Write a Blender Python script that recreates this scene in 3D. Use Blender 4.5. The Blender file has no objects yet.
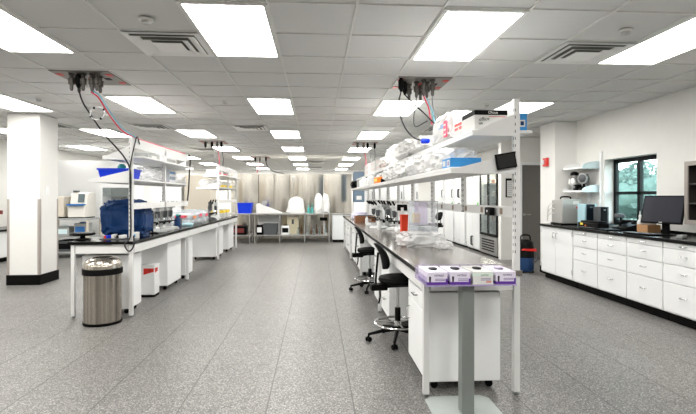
import bpy, bmesh, math, random
from mathutils import Vector, Matrix, noise
random.seed(7)
PI = math.pi
SC = bpy.context.scene
COL = SC.collection

# ------------------------------------------------------------------ materials
def lin(h):
    h = h.lstrip('#')
    v = [int(h[i:i+2], 16)/255 for i in (0, 2, 4)]
    return tuple((c/12.92 if c <= .04045 else ((c+.055)/1.055)**2.4) for c in v) + (1,)
MATS = {}
def mat(name, col, rough=.5, metal=0., scale=30., var=.06, bump=0., coat=0., spec=.5, stretch=None, bdist=.004):
    if name in MATS: return MATS[name]
    m = bpy.data.materials.new(name); m.use_nodes = True
    nt = m.node_tree; b = nt.nodes['Principled BSDF']
    c = lin(col) if isinstance(col, str) else col
    tc = nt.nodes.new('ShaderNodeTexCoord'); nz = nt.nodes.new('ShaderNodeTexNoise')
    nz.inputs['Scale'].default_value = scale; nz.inputs['Detail'].default_value = 3
    src = tc.outputs['Object']
    if stretch:
        mp = nt.nodes.new('ShaderNodeMapping'); mp.inputs['Scale'].default_value = stretch
        nt.links.new(src, mp.inputs['Vector']); src = mp.outputs['Vector']
    nt.links.new(src, nz.inputs['Vector'])
    mx = nt.nodes.new('ShaderNodeMix'); mx.data_type = 'RGBA'
    mx.inputs[6].default_value = tuple(max(0, x*(1-var)) for x in c[:3]) + (1,)
    mx.inputs[7].default_value = tuple(min(1, x*(1+var)) for x in c[:3]) + (1,)
    nt.links.new(nz.outputs['Fac'], mx.inputs[0]); nt.links.new(mx.outputs[2], b.inputs['Base Color'])
    b.inputs['Roughness'].default_value = rough; b.inputs['Metallic'].default_value = metal
    b.inputs['Coat Weight'].default_value = coat; b.inputs['Specular IOR Level'].default_value = spec
    if bump:
        bp = nt.nodes.new('ShaderNodeBump'); bp.inputs['Strength'].default_value = bump; bp.inputs['Distance'].default_value = bdist
        nt.links.new(nz.outputs['Fac'], bp.inputs['Height']); nt.links.new(bp.outputs['Normal'], b.inputs['Normal'])
    MATS[name] = m
    return m
def clear(name, tint, fac=.35, rough=.15, base='#ffffff'):
    """clear plastic or glass: see-through mixed with a glossy, slightly milky skin"""
    if name in MATS: return MATS[name]
    m = bpy.data.materials.new(name); m.use_nodes = True
    nt = m.node_tree; out = nt.nodes['Material Output']; b = nt.nodes['Principled BSDF']
    b.inputs['Base Color'].default_value = lin(base); b.inputs['Roughness'].default_value = rough
    tr = nt.nodes.new('ShaderNodeBsdfTransparent'); tr.inputs['Color'].default_value = lin(tint)
    nz = nt.nodes.new('ShaderNodeTexNoise'); nz.inputs['Scale'].default_value = 14
    tc = nt.nodes.new('ShaderNodeTexCoord'); nt.links.new(tc.outputs['Object'], nz.inputs['Vector'])
    ma = nt.nodes.new('ShaderNodeMath'); ma.operation = 'MULTIPLY_ADD'
    ma.inputs[1].default_value = fac*.8; ma.inputs[2].default_value = fac*.6
    nt.links.new(nz.outputs['Fac'], ma.inputs[0])
    mx = nt.nodes.new('ShaderNodeMixShader')
    nt.links.new(ma.outputs[0], mx.inputs[0]); nt.links.new(tr.outputs[0], mx.inputs[1]); nt.links.new(b.outputs[0], mx.inputs[2])
    nt.links.new(mx.outputs[0], out.inputs['Surface'])
    MATS[name] = m
    return m
def emit(name, col, strength):
    m = bpy.data.materials.new(name); m.use_nodes = True
    nt = m.node_tree; nt.nodes.remove(nt.nodes['Principled BSDF'])
    e = nt.nodes.new('ShaderNodeEmission'); e.inputs['Color'].default_value = lin(col); e.inputs['Strength'].default_value = strength
    nt.links.new(e.outputs[0], nt.nodes['Material Output'].inputs['Surface'])
    return m

WHITE = mat('white_enamel', '#e9eaea', .38, var=.02)
CABW = mat('cabinet_white', '#eceded', .4, var=.02)
WALL = mat('wall_paint', '#e4e3df', .75, scale=8, var=.03, bump=.05)
COLW = mat('column_paint', '#e6e5e2', .7, scale=8, var=.02)
EPOXY = mat('black_epoxy', '#080808', .22, scale=60, var=.2, spec=.18)
GREYTOP = mat('bench_epoxy', '#6e6862', .17, scale=60, var=.12, spec=.7)
BLACK = mat('black_plastic', '#070707', .5, scale=80, var=.2, spec=.1)
FABBLK = mat('black_vinyl', '#060606', .65, scale=120, var=.3, bump=.15, spec=.1)
RUBBER = mat('black_rubber', '#080707', .6, var=.2, spec=.1)
STEEL = mat('brushed_steel_painted_bands', '#aaa39a', .2, 1., scale=7, var=1.1, stretch=(5, 5, .03), bump=.5, bdist=.01)  # reflected light and dark bands painted as vertical stripes over the brushed steel
STEELD = mat('tank_steel', '#cbc6bd', .24, 1., scale=20, var=.025, stretch=(6, 6, .05))
CHROME = mat('chrome', '#d8d8d8', .12, 1., var=.04)
ALU = mat('satin_aluminium', '#b4b4b2', .35, .9, var=.06)
GREYM = mat('grey_metal', '#7d8280', .45, .3, var=.06)
POLE = mat('pole_grey', '#7c817e', .42, .2, var=.05)
PLATE = mat('plate_grey', '#aab1ae', .5, .1, var=.04)
BLUE = mat('blue_plastic', '#0a35cc', .4, var=.08, spec=.3)
NAVY = mat('navy_nylon', '#08305e', .6, scale=18, var=.35, bump=.3, spec=.25)
SKYB = mat('box_blue', '#2384c6', .55, var=.06)
RED = mat('red_plastic', '#d02118', .4, var=.1)
ORANGE = mat('orange_film', '#f08020', .5, var=.2)
YELLOW = mat('yellow_label', '#f2d33a', .5, var=.1)
PURPLE = mat('purple_print', '#5a2c92', .5, var=.08)
LILAC = mat('lilac_card', '#d6d0e0', .6, var=.04)
CARD = mat('white_card', '#d2d2cf', .65, var=.03)
BROWN = mat('brown_board', '#8a5a3c', .6, scale=50, var=.25)
BEIGE = mat('beige_plastic', '#c6beb0', .5, var=.04)
CREAM = mat('cream_plastic', '#ece3c6', .55, var=.05)
GREY = mat('grey_plastic', '#9a9c9b', .45, var=.06)
DGREY = mat('dark_grey_plastic', '#4c4f52', .5, var=.1)
SLATE = mat('slate_blue', '#5d6f80', .5, var=.08)
DOORG = mat('door_grey', '#6e6b67', .6, scale=10, var=.05)
TEAL = mat('teal_plastic', '#3fb6b0', .35, var=.1)
PALEB = mat('pale_blue_and_daylit', '#d6ebf0', .45, var=.03)
BAG = mat('white_film', '#d6d6d5', .45, scale=40, var=.06, bump=.5)
PINK = mat('pink_print', '#e9506a', .5, var=.1)
GREEN = mat('green_tag', '#55c433', .5, var=.1)
CABLEB = mat('cable_black', '#161616', .45, var=.2)
CABLER = mat('cable_red', '#e23b62', .45, var=.1)
CABLEC = mat('cable_cyan', '#7fc6d8', .45, var=.1)
CABLEG = mat('cable_grey', '#8d8f90', .45, var=.1)
WINF = mat('window_frame_dark', '#0a1112', .4, var=.1, spec=.15)
BRONZE = mat('bronze_frame', '#8c7a6c', .4, .4, var=.1)
STEELF = mat('hutch_frame', '#9a938d', .4, .4, var=.06)
DARKIN = mat('dark_laminate', '#2a2422', .5, var=.15)
SCREEN = mat('screen_grey', '#34353c', .25, var=.06, spec=.2)
LCD = mat('lcd_grey', '#5e6a6e', .2, var=.2)
CLEAR = clear('clear_acrylic', '#f6f8fa', .14, .1)
CLEARL = clear('lilac_acrylic', '#f0ecf6', .16, .1, '#eeeaf6')
FILM = clear('clear_film', '#f7f7f7', .55, .2)
GLASS = clear('glass', '#eef2f2', .14, .03, '#c8d0d0')
WGLASS = clear('window_glass', '#f0fafa', .05, .02, '#bfe8ea')
AMBER = clear('brown_glassware', '#cdb9a4', .3, .05, '#9a826c')

# ------------------------------------------------------------------ mesh builder
def cr(pts, n=10):
    """catmull-rom through pts"""
    P = [Vector(p) for p in pts]
    if len(P) < 3: return P
    P = [P[0]*2-P[1]] + P + [P[-1]*2-P[-2]]
    out = []
    for i in range(1, len(P)-2):
        a, b, c, d = P[i-1:i+3]
        for k in range(n):
            t = k/n
            out.append(.5*((2*b)+(c-a)*t+(2*a-5*b+4*c-d)*t*t+(3*b-a-3*c+d)*t**3))
    out.append(P[-2])
    return out
class MB:
    def __init__(s): s.bm = bmesh.new(); s.mi = 0
    def _f(s, vs):
        try:
            f = s.bm.faces.new(vs); f.material_index = s.mi; return f
        except ValueError: return None
    def box(s, x0, x1, y0, y1, z0, z1, M=None):
        v = [Vector((x, y, z)) for z in (z0, z1) for y in (y0, y1) for x in (x0, x1)]
        if M is not None: v = [M @ p for p in v]
        v = [s.bm.verts.new(p) for p in v]
        for q in ((0,2,3,1),(4,5,7,6),(0,1,5,4),(2,6,7,3),(0,4,6,2),(1,3,7,5)): s._f([v[i] for i in q])
        return s
    def loft(s, rings, cap=True, close=True):
        R = [[s.bm.verts.new(p) for p in r] for r in rings]
        n = len(R[0])
        for a, b in zip(R, R[1:]):
            for i in range(n if close else n-1):
                j = (i+1) % n
                s._f((a[i], a[j], b[j], b[i]))
        if cap: s._f(R[0][::-1]); s._f(R[-1])
        return s
    def tube(s, pts, r, n=8, r2=None, smooth=0):
        P = cr(pts, smooth) if smooth else [Vector(p) for p in pts]
        rings = []; up = None
        for i, p in enumerate(P):
            t = (P[min(i+1, len(P)-1)]-P[max(i-1, 0)]).normalized()
            if up is None: up = Vector((0,0,1)) if abs(t.z) < .9 else Vector((1,0,0))
            u = t.cross(up).normalized(); w = u.cross(t).normalized(); up = w
            rr = r if r2 is None else r+(r2-r)*i/(len(P)-1)
            rings.append([p+(u*math.cos(2*PI*k/n)+w*math.sin(2*PI*k/n))*rr for k in range(n)])
        return s.loft(rings)
    def ring(s, c, R, r, n=32, m=8, M=None):
        rr = []
        for i in range(n+1):
            a = 2*PI*i/n
            q = []
            for k in range(m):
                b = 2*PI*k/m
                p = Vector(((R+r*math.cos(b))*math.cos(a), (R+r*math.cos(b))*math.sin(a), r*math.sin(b)))
                if M is not None: p = M @ p
                q.append(p+Vector(c))
            rr.append(q)
        s.loft(rr, cap=False); bmesh.ops.remove_doubles(s.bm, verts=s.bm.verts, dist=1e-5)
        return s
    def lathe(s, prof, c=(0,0,0), n=28, M=None, sx=1, sy=1):
        rings = []
        for r, z in prof:
            q = [Vector((max(r,1e-4)*math.cos(2*PI*k/n)*sx, max(r,1e-4)*math.sin(2*PI*k/n)*sy, z)) for k in range(n)]
            if M is not None: q = [M @ p for p in q]
            rings.append([p+Vector(c) for p in q])
        return s.loft(rings)
    def prism(s, poly, ax, a, b):
        """poly in the plane across axis ax ('x': (y,z); 'y': (x,z); 'z': (x,y))"""
        def P(p, t): return Vector({'x': (t,p[0],p[1]), 'y': (p[0],t,p[1]), 'z': (p[0],p[1],t)}[ax])
        return s.loft([[P(p, a) for p in poly], [P(p, b) for p in poly]])
    def soft(s, c, sx, sy, sz, amp=.12, freq=3., seed=0, sub=4, pw=.55, flat=True, taper=0.):
        """a crumpled soft bag: rounded block with folds, resting on its base"""
        t = bmesh.new(); bmesh.ops.create_icosphere(t, subdivisions=sub, radius=1)
        off = Vector((seed*7.3, seed*3.1, seed*1.7)); mp = {}
        for v in t.verts:
            d = v.co.normalized()
            p = Vector([math.copysign(abs(x)**pw, x) for x in d])
            q = d*freq+off
            n1 = 1-2*abs(noise.noise(q)); n2 = noise.noise(q*2.7); n3 = 1-2*abs(noise.noise(q*5.3))
            p *= 1+amp*(n1*.6+n2*.5+n3*.3)
            z = p.z*.5+.5
            if flat: z = max(0, z)
            k = 1-taper*max(0, z); mp[v] = s.bm.verts.new((c[0]+p.x*k*sx/2, c[1]+p.y*k*sy/2, c[2]+z*sz))
        for f in t.faces: s._f([mp[v] for v in f.verts])
        t.free(); return s
    def build(s, name, m, parent=None, bev=0., loc=None, ang=40, seg=2):
        bmesh.ops.recalc_face_normals(s.bm, faces=s.bm.faces)
        me = bpy.data.meshes.new(name); s.bm.to_mesh(me); s.bm.free()
        for x in (m if isinstance(m, (list, tuple)) else [m]): me.materials.append(x)
        me.shade_smooth(); me.set_sharp_from_angle(angle=math.radians(ang))
        o = bpy.data.objects.new(name, me); COL.objects.link(o)
        if parent is not None: o.parent = parent
        if loc: o.location = loc
        if bev:
            b = o.modifiers.new('bevel', 'BEVEL'); b.width = bev; b.segments = seg; b.limit_method = 'ANGLE'; b.angle_limit = math.radians(50)
        return o
def tag(o, label, cat, group=None):
    o['label'] = label; o['category'] = cat
    if group: o['group'] = group
    return o
def thing(name, label, cat, loc=(0,0,0), rz=0., group=None):
    o = bpy.data.objects.new(name, None); COL.objects.link(o)
    o.empty_display_size = .1; o.location = loc; o.rotation_euler = (0,0,rz)
    return tag(o, label, cat, group)
def dup(o, loc=None, rz=None, label=None, group=None, parent=None):
    c = o.copy(); COL.objects.link(c)
    if parent is not None: c.parent = parent
    if loc is not None: c.location = loc
    if rz is not None: c.rotation_euler = (0,0,rz)
    if label: c['label'] = label
    if group: c['group'] = group
    for ch in list(o.children): dup(ch, parent=c)
    return c
def struct(o): o['kind'] = 'structure'; return o
def text(s, size, loc, rot, m, parent, name='lettering', sx=1.):
    cu = bpy.data.curves.new('t', 'FONT'); cu.body = s; cu.size = size; cu.extrude = .0006; cu.align_x = 'CENTER'; cu.align_y = 'CENTER'
    t = bpy.data.objects.new('t', cu); COL.objects.link(t)
    bpy.context.view_layer.update()
    me = bpy.data.meshes.new_from_object(t.evaluated_get(bpy.context.evaluated_depsgraph_get()))
    bpy.data.objects.remove(t); bpy.data.curves.remove(cu)
    me.materials.clear(); me.materials.append(m)
    o = bpy.data.objects.new(name, me); COL.objects.link(o); o.parent = parent
    o.location = loc; o.rotation_euler = rot; o.scale = (sx, 1, 1)
    return o
FRONT = (PI/2, 0, 0)        # lettering that faces the camera end (-Y)
LEFTF = (PI/2, 0, -PI/2)    # lettering that faces -X
ORD = ['nearest', 'second', 'third', 'fourth', 'fifth', 'sixth', 'seventh', 'eighth', 'ninth', 'tenth']

# ------------------------------------------------------------------ camera
H = 1.40
cd = bpy.data.cameras.new('camera'); cam = bpy.data.objects.new('camera', cd); COL.objects.link(cam)
cam.location = (0, 0, H); cam.rotation_euler = (PI/2, 0, -.0683)
cd.sensor_width = 36; cd.lens = 464.8*36/696; cd.shift_y = -10.5/696; cd.clip_start = .05
SC.camera = cam
vs = SC.view_settings
SC.display_settings.display_device = 'sRGB'
vs.view_transform = 'Standard'; vs.look = 'None'; vs.gamma = 1; vs.use_curve_mapping = False; vs.exposure = 1.27

# ------------------------------------------------------------------ floor, ceiling, walls
CZ = 2.71; XL = -7.3; XR = 4.55; YB = 23.2; YF = -3.0
def floor_mat():
    m = bpy.data.materials.new('speckled_floor'); m.use_nodes = True
    nt = m.node_tree; b = nt.nodes['Principled BSDF']; N = nt.nodes.new; L = nt.links.new
    tc = N('ShaderNodeTexCoord')
    vo = N('ShaderNodeTexVoronoi'); vo.inputs['Scale'].default_value = 150; L(tc.outputs['Object'], vo.inputs['Vector'])
    sp = N('ShaderNodeSeparateColor'); L(vo.outputs['Color'], sp.inputs[0])
    r = N('ShaderNodeValToRGB'); e = r.color_ramp.elements
    e[0].position = 0; e[0].color = lin('#42413f'); e[1].position = 1; e[1].color = lin('#b3b1ae')
    for p, c in ((.2, '#595755'), (.5, '#6d6b69'), (.78, '#82807d'), (.92, '#9d9b97')):
        x = e.new(p); x.color = lin(c)
    L(sp.outputs[0], r.inputs[0])
    nz = N('ShaderNodeTexNoise'); nz.inputs['Scale'].default_value = 1.2; nz.inputs['Detail'].default_value = 4
    L(tc.outputs['Object'], nz.inputs['Vector'])
    sx = N('ShaderNodeSeparateXYZ'); L(tc.outputs['Object'], sx.inputs[0])
    def seam(out, off, pitch, w):
        a = N('ShaderNodeMath'); a.operation = 'ADD'; a.inputs[1].default_value = off; L(out, a.inputs[0])
        p = N('ShaderNodeMath'); p.operation = 'PINGPONG'; p.inputs[1].default_value = pitch/2; L(a.outputs[0], p.inputs[0])
        g = N('ShaderNodeMath'); g.operation = 'LESS_THAN'; g.inputs[1].default_value = w; L(p.outputs[0], g.inputs[0])
        return g.outputs[0]
    s1 = seam(sx.outputs[0], .325, .575, .0045); s2 = seam(sx.outputs[1], .1, .575, .0014)
    mxx = N('ShaderNodeMath'); mxx.operation = 'MAXIMUM'; L(s1, mxx.inputs[0]); L(s2, mxx.inputs[1])
    sc = N('ShaderNodeMath'); sc.operation = 'MULTIPLY'; sc.inputs[1].default_value = .8; L(mxx.outputs[0], sc.inputs[0])
    mx = N('ShaderNodeMix'); mx.data_type = 'RGBA'; L(sc.outputs[0], mx.inputs[0]); L(r.outputs[0], mx.inputs[6]); mx.inputs[7].default_value = lin('#3a3633')
    m2 = N('ShaderNodeMix'); m2.data_type = 'RGBA'; m2.blend_type = 'MULTIPLY'; m2.inputs[0].default_value = .25
    L(mx.outputs[2], m2.inputs[6]); L(nz.outputs['Fac'], m2.inputs[7]); L(m2.outputs[2], b.inputs['Base Color'])
    b.inputs['Roughness'].default_value = .42; b.inputs['Specular IOR Level'].default_value = .45
    return m
struct(MB().box(XL-.2, 5.52, YF-.2, YB+.2, -.12, 0).build('floor', floor_mat()))
TILE = mat('ceiling_tile', '#d6d6d4', .9, scale=160, var=.05, bump=.1)
TBAR = mat('ceiling_grid_bar', '#dededb', .55, var=.02)
m = MB(); m.box(XL-.2, 5.52, YF-.2, YB+.2, CZ+.012, CZ+.13)
m.mi = 1
GX = [-.33+.61*k for k in range(-12, 12) if XL < -.33+.61*k < 5.5]
GY = [3.175+.61*k for k in range(-11, 34) if YF < 3.175+.61*k < YB]
for x in GX: m.box(x-.008, x+.008, YF, YB, CZ, CZ+.012)
for y in GY: m.box(XL, 5.5, y-.008, y+.008, CZ+.001, CZ+.012)
struct(m.build('ceiling', [TILE, TBAR]))
T = .2
struct(MB().box(XL-T, XL, YF, YB, 0, CZ).build('wall_left', WALL))
struct(MB().box(XL, 5.1, YB, YB+T, 0, CZ).build('wall_back', WALL))
struct(MB().box(XL-T, XR+T, YF-T, YF, 0, CZ).build('wall_front', WALL))
WY0, WY1, WZ0, WZ1 = 5.93, 7.06, .97, 1.98
m = MB(); m.box(XR, XR+T, YF, WY0, 0, CZ); m.box(XR, XR+T, WY1, 7.85, 0, CZ)
m.box(XR, XR+T, WY0, WY1, 0, WZ0); m.box(XR, XR+T, WY0, WY1, WZ1, CZ)
struct(m.build('wall_right', WALL))
struct(MB().box(4.16, 5.08, 7.85, 8.38, 0, CZ).box(5.08, 5.5, 8.30, 8.38, 0, CZ).build('wall_right_pillar', COLW))
struct(MB().box(5.46, 5.52, 8.38, 10.15, 0, CZ).build('wall_alcove', WALL))
# end wall with the grey door
DX0, DX1, DH = 4.53, 5.40, 2.11
m = MB(); m.box(4.07, DX0, 10.0, 10.15, 0, CZ); m.box(DX1, 5.46, 10.0, 10.15, 0, CZ); m.box(DX0, DX1, 10.0, 10.15, DH, CZ)
m.box(4.85, 5.05, 10.15, YB, 0, CZ)
struct(m.build('wall_end', WALL))
d = struct(MB().box(DX0, DX1, 10.04, 10.09, 0, DH).build('door_1', DOORG))
m = MB(); m.box(DX0-.05, DX0+.012, 9.985, 10.05, 0, DH+.05); m.box(DX1-.012, DX1+.05, 9.985, 10.05, 0, DH+.05); m.box(DX0+.012, DX1-.012, 9.985, 10.05, DH-.012, DH+.05)
m.build('door_frame', CABW, d)
m = MB(); m.lathe([(.03,0),(.03,.02)], (DX0+.08, 10.04, 1.0), M=Matrix.Rotation(PI/2, 3, 'X')); m.tube([(DX0+.08,10.03,1.0),(DX0+.08,9.97,1.0),(DX0+.2,9.97,1.0)], .01)
m.build('door_handle', ALU, d)
m = MB(); m.box(DX0-.052, DX0-.01, 9.975, 10.0, 1.15, 1.25); m.build('door_latch_cover', CABW, d)
# low white partition behind the analysers
struct(MB().box(XL, -4.6, 12.6, 12.75, 0, 2.34).build('wall_partition', CABW))
# baseboards
struct(MB().box(XL, XL+.015, YF, YB, 0, .12).build('baseboard_left', RUBBER))
struct(MB().box(4.145, 4.16, 7.85, 8.38, 0, .12).build('baseboard_right', RUBBER))
struct(MB().box(XL, 4.85, YB-.015, YB, 0, .12).build('baseboard_back', RUBBER))
# vertical white conduit on the right wall
struct(MB().box(XR-.03, XR, 7.1, 7.15, .95, 2.12).build('trim_1', WHITE, bev=.004))

# free column, left
c = thing('column', 'square white column with black base standing on the left', 'column', (-4.615, 7.94, 0))
MB().box(-.245,.245,-.26,.26,.0,CZ).build('shaft', COLW, c)
MB().box(-.257,.257,-.272,.272,0,.16).build('base', RUBBER, c)
for sx in (-1, 1):
    for sy in (-1, 1):
        m = MB(); x, y = sx*.247, sy*.262
        m.box(min(x, x-sx*.035), max(x, x-sx*.035), y-.003, y+.003, .16, 1.36); m.box(x-.003, x+.003, min(y, y-sy*.035), max(y, y-sy*.035), .16, 1.36)
        m.build('corner_guard', mat('guard_brown', '#aba39d', .4, .3), c)
m = MB(); m.box(.245,.255,-.09,-.01,1.43,1.56); m.box(.255,.263,-.06,-.04,1.48,1.51); m.build('light_switch', CABW, c, bev=.003)

# window, 2 x 2 panes in a deep reveal
w = struct(MB().box(4.70, 4.75, WY0, WY0+.06, WZ0, WZ1).box(4.70,4.75,WY1-.06,WY1,WZ0,WZ1).box(4.70,4.75,WY0+.06,WY1-.06,WZ1-.06,WZ1)
    .box(4.70,4.75,WY0+.06,WY1-.06,WZ0,WZ0+.06).box(4.695,4.75,6.45,6.51,WZ0+.06,WZ1-.06).box(4.695,4.752,WY0+.06,WY1-.06,1.43,1.475).build('window_1', WINF))
for y0, y1 in ((WY0+.06, 6.45), (6.51, WY1-.06)):
    for z0, z1 in ((WZ0+.06, 1.43), (1.475, WZ1-.06)):
        MB().box(4.722, 4.728, y0, y1, z0, z1).build('pane', WGLASS, w)
struct(MB().box(4.545, 4.70, WY0, WY1, WZ0-.02, WZ0).build('window_sill', PALEB))

# ------------------------------------------------------------------ outdoors seen through the window
GRASS = mat('lawn', '#46604f', .9, scale=3, var=.3)
struct(MB().box(6.3, 60, -30, 60, -.5, -.35).build('ground_outside', GRASS))
LEAF = mat('leaves', '#495b54', .8, scale=5, var=.7, bump=.3, spec=.2)
TRUNK = mat('bark', '#6d6258', .9, var=.3)
for i, (x, y, h, s, what) in enumerate([(15, 20.4, 3.4, 2.9, 'round tree outside the window, left pane'), (17.5, 27.4, 3.5, 2.6, 'tree beyond the window, hidden behind the left frame edge'), (21.6, 29.4, 3.9, 3.8, 'far tall tree outside the window, between the panes'),
        (14, 16.6, 2.7, 2.8, 'wide bushy tree outside the window, right pane'), (19.5, 23.0, 3.6, 3.6, 'pale tree outside the window at the right pane')]):
    t = thing('tree', what, 'tree', (x, y, -.35), group='trees outside the window')
    MB().tube([(0,0,0),(.1,0,h*.4),(0,.1,h*.75)], .14, r2=.06).build('trunk', TRUNK, t)
    m = MB(); rnd = random.Random(i)
    for k in range(9):
        a = rnd.uniform(0, 2*PI); r = rnd.uniform(0, s*.33)
        m.soft((r*math.cos(a), r*math.sin(a), h*.08+rnd.uniform(0, h*.45)), s*.6, s*.6, h*.36, .3, 3, i*10+k, 3, .9, False)
    for k in range(900):
        a = rnd.uniform(0, 2*PI); b = rnd.uniform(-1, 1); rr = s*.5*rnd.uniform(.7, 1.05); q = math.sqrt(1-b*b)
        p = Vector((rr*q*math.cos(a), rr*q*math.sin(a), h*.5+b*h*.48)); u = Vector((rnd.uniform(-1,1), rnd.uniform(-1,1), rnd.uniform(-1,1))).normalized()*.09; v = u.orthogonal()
        m._f([m.bm.verts.new(p+x) for x in (u, v, -u, -v)])
    m.build('crown', LEAF, t)

# ------------------------------------------------------------------ ceiling fixtures
LAMP = emit('lamp_diffuser', '#fffdf8', 9.0)
def light_proto():
    t = thing('ceiling_light', '', 'ceiling light')
    m = MB(); a, b = .305, .61
    for q in ((-a,-a+.03,-b,b), (a-.03,a,-b,b), (-a+.03,a-.03,-b,-b+.03), (-a+.03,a-.03,b-.03,b)): m.box(*q, -.012, 0)
    m.build('frame', TBAR, t)
    m = MB(); m._f([m.bm.verts.new(p) for p in ((-a+.03,-b+.03,-.006),(-a+.03,b-.03,-.006),(a-.03,b-.03,-.006),(a-.03,-b+.03,-.006))])
    o = m.build('diffuser', LAMP, t)
    o.data.flip_normals() if o.data.polygons[0].normal.z > 0 else None
    return t
lp = light_proto(); first = True
CN = {-3: 'far left column by the wall', -2: 'column of lights left of the left bench', -1: 'column of lights over the left bench', 0: 'column of lights over the aisle', 1: 'column of lights over the right bench', 2: 'column of lights nearest the right wall'}
RN = ['just behind the camera', 'nearest row in view', 'second row', 'third row', 'fourth row', 'fifth row', 'sixth row', 'farthest row']
for cx in range(-3, 3):
    for r in range(-1, 7):
        x = -.635+1.83*cx; y = 3.785+3.05*r
        o = lp if first else dup(lp); first = False
        o.location = (x, y, CZ)
        tag(o, 'flat white ceiling light, %s, %s' % (RN[r+1], CN[cx]), 'ceiling light', 'recessed ceiling lights')
VW = mat('vent_white', '#f2f2f0', .45, .0, var=.02); VD = mat('duct_dark', '#77766f', .8)
def vent_proto():
    t = thing('ceiling_vent', '', 'vent')
    MB().box(-.27,.27,-.27,.27,-.002,0).build('duct_opening', VD, t)
    def sq(m, a, b, z0, z1):
        for k in range(4):
            R = Matrix.Rotation(k*PI/2, 3, 'Z')
            p = [R @ Vector(q) for q in ((-a,-a,z0),(a,-a,z0),(b,-b,z1),(-b,-b,z1))]
            p2 = [q+Vector((0,0,.003)) for q in p]
            m.loft([p, p2])
    m = MB(); sq(m, .305, .26, -.012, -.008); m.build('frame', VW, t)
    for a, b, z0, z1 in ((.258,.195,-.024,-.006), (.19,.13,-.032,-.012)):
        m = MB(); sq(m, a, b, z0, z1); m.build('cone_ring', VW, t)
    MB().box(-.12,.12,-.12,.12,-.034,-.028).build('centre_plate', VW, t)
    MB().box(-.012,.012,-.012,.012,-.03,0).build('stem', VW, t)
    return t
vp = vent_proto()
VL = [(-1.245, 4.09, 'square ceiling vent nearest on the left of the aisle light'), (2.415, 4.09, 'square ceiling vent nearest on the right, above the right bench end'),
      (-4.9, 8.97, 'ceiling vent beside the top of the white column'), (-3.075, 8.97, 'ceiling vent above the left bench shelf, beyond the outlet panel'), (-1.245, 8.97, 'ceiling vent above the aisle, second from the camera'), (2.415, 8.97, 'ceiling vent above the white bags on the right shelf'),
      (-3.075, 13.24, 'ceiling vent beyond the far left outlet panel'), (2.415, 13.24, 'far ceiling vent to the right of the right outlet panel'), (-2.5, 17.5, 'far ceiling vent above the steel cabinets, left'), (.0, 17.8, 'far ceiling vent above the steel cabinets, middle'), (.0, 21.2, 'farthest ceiling vent near the back wall')]
for i, (x, y, l) in enumerate(VL):
    o = vp if i == 0 else dup(vp)
    o.location = (x, y, CZ); tag(o, l, 'vent', 'square ceiling vents')
def detector(x, y, r, l):
    t = thing('smoke_detector', l, 'detector', (x, y, CZ), group='small round ceiling sensors')
    MB().lathe([(0,-.002),(r*1.15,-.002),(r*1.15,-.012),(r,-.016),(0,-.016)]).build('base_ring', TBAR, t)
    MB().lathe([(0,-.016),(r*.8,-.016),(r*.72,-.035),(r*.4,-.042),(0,-.043)]).build('dome', mat('sensor_grey', '#c2c2bf', .5), t)
detector(-1.25, 3.52, .045, 'round ceiling sensor left of the nearest aisle light')
detector(2.43, 3.5, .045, 'round ceiling sensor right of the right bench post')
detector(-3.7, 6.48, .04, 'small round ceiling sensor near the white column')
detector(-1.25, 6.51, .04, 'small round ceiling sensor above the aisle, left')
detector(2.41, 6.44, .04, 'small round ceiling sensor above the right bench post')

# service outlet panels in the ceiling, with plug clusters hanging from them
PANEL = mat('outlet_panel_steel', '#85807a', .4, .6, var=.1)
CONN = mat('connector_steel', '#5e5a56', .4, .6, var=.1)
def panel(x, y, l, plugs, rich=True):
    t = thing('ceiling_outlet_panel', l, 'outlet panel', (x, y, CZ), group='ceiling outlet panels')
    m = MB(); m.box(-.3,.3,-.3,.3,-.01,0); m.build('plate', PANEL, t, bev=.002)
    for i in range(-3, 4):
        for j in (-1, 0, 1):
            if (i+j) % 2 or abs(i) == 1: continue
            MB().box(i*.085-.03, i*.085+.03, j*.17-.04, j*.17+.04, -.015, -.0095).build('outlet', BLACK if i % 3 else RED, t)
    for px, py, k in plugs:
        m = MB()
        if k == 'b':
            m.lathe([(.02,-.01),(.02,-.03),(.03,-.03),(.03,-.12),(.018,-.14),(.012,-.16)], (px, py, 0), 14); m.build('plug', BLACK, t)
        else:
            m.lathe([(.032,-.01),(.032,-.025),(.02,-.03),(.02,-.06),(.032,-.065),(.032,-.12),(.018,-.13),(.018,-.17),(.011,-.19)], (px, py, 0), 12); m.build('gas_connector', CONN, t)
            m = MB(); m.box(px-.035, px+.035, py-.008, py+.008, -.075, -.06); m.build('valve_lever', DGREY, t)
panel(-2.465, 5.31, 'ceiling outlet panel above the near end of the left bench', [(-.05,-.2,'b'), (-.09,-.1,'g'), (0,-.2,'g'), (.04,-.08,'g'), (.09,-.2,'g'), (.13,-.1,'g'), (-.12,-.2,'g'), (.15,-.22,'g')])
panel(1.195, 5.31, 'ceiling outlet panel above the right bench', [(-.195,-.11,'b'), (-.12,.02,'g'), (-.265,-.25,'b'), (-.06,-.1,'g'), (.0,-.2,'g'), (.06,-.1,'g'), (.1,-.2,'g'), (.02,.05,'g')])
panel(-2.465, 11.41, 'second ceiling outlet panel over the left bench, farther off', [(-.15,-.2,'b'), (.0,-.2,'b'), (.12,-.2,'g'), (.22,-.2,'b')])
panel(1.195, 11.41, 'second ceiling outlet panel over the right bench, farther off', [(-.2,-.2,'g'), (-.05,-.2,'g'), (.05,-.2,'b'), (.22,-.2,'b')])
panel(-1.855, 15.7, 'farthest ceiling outlet panel, before the steel cabinets', [(-.15,-.2,'b'), (0,-.2,'g'), (.2,-.2,'b')])

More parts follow.
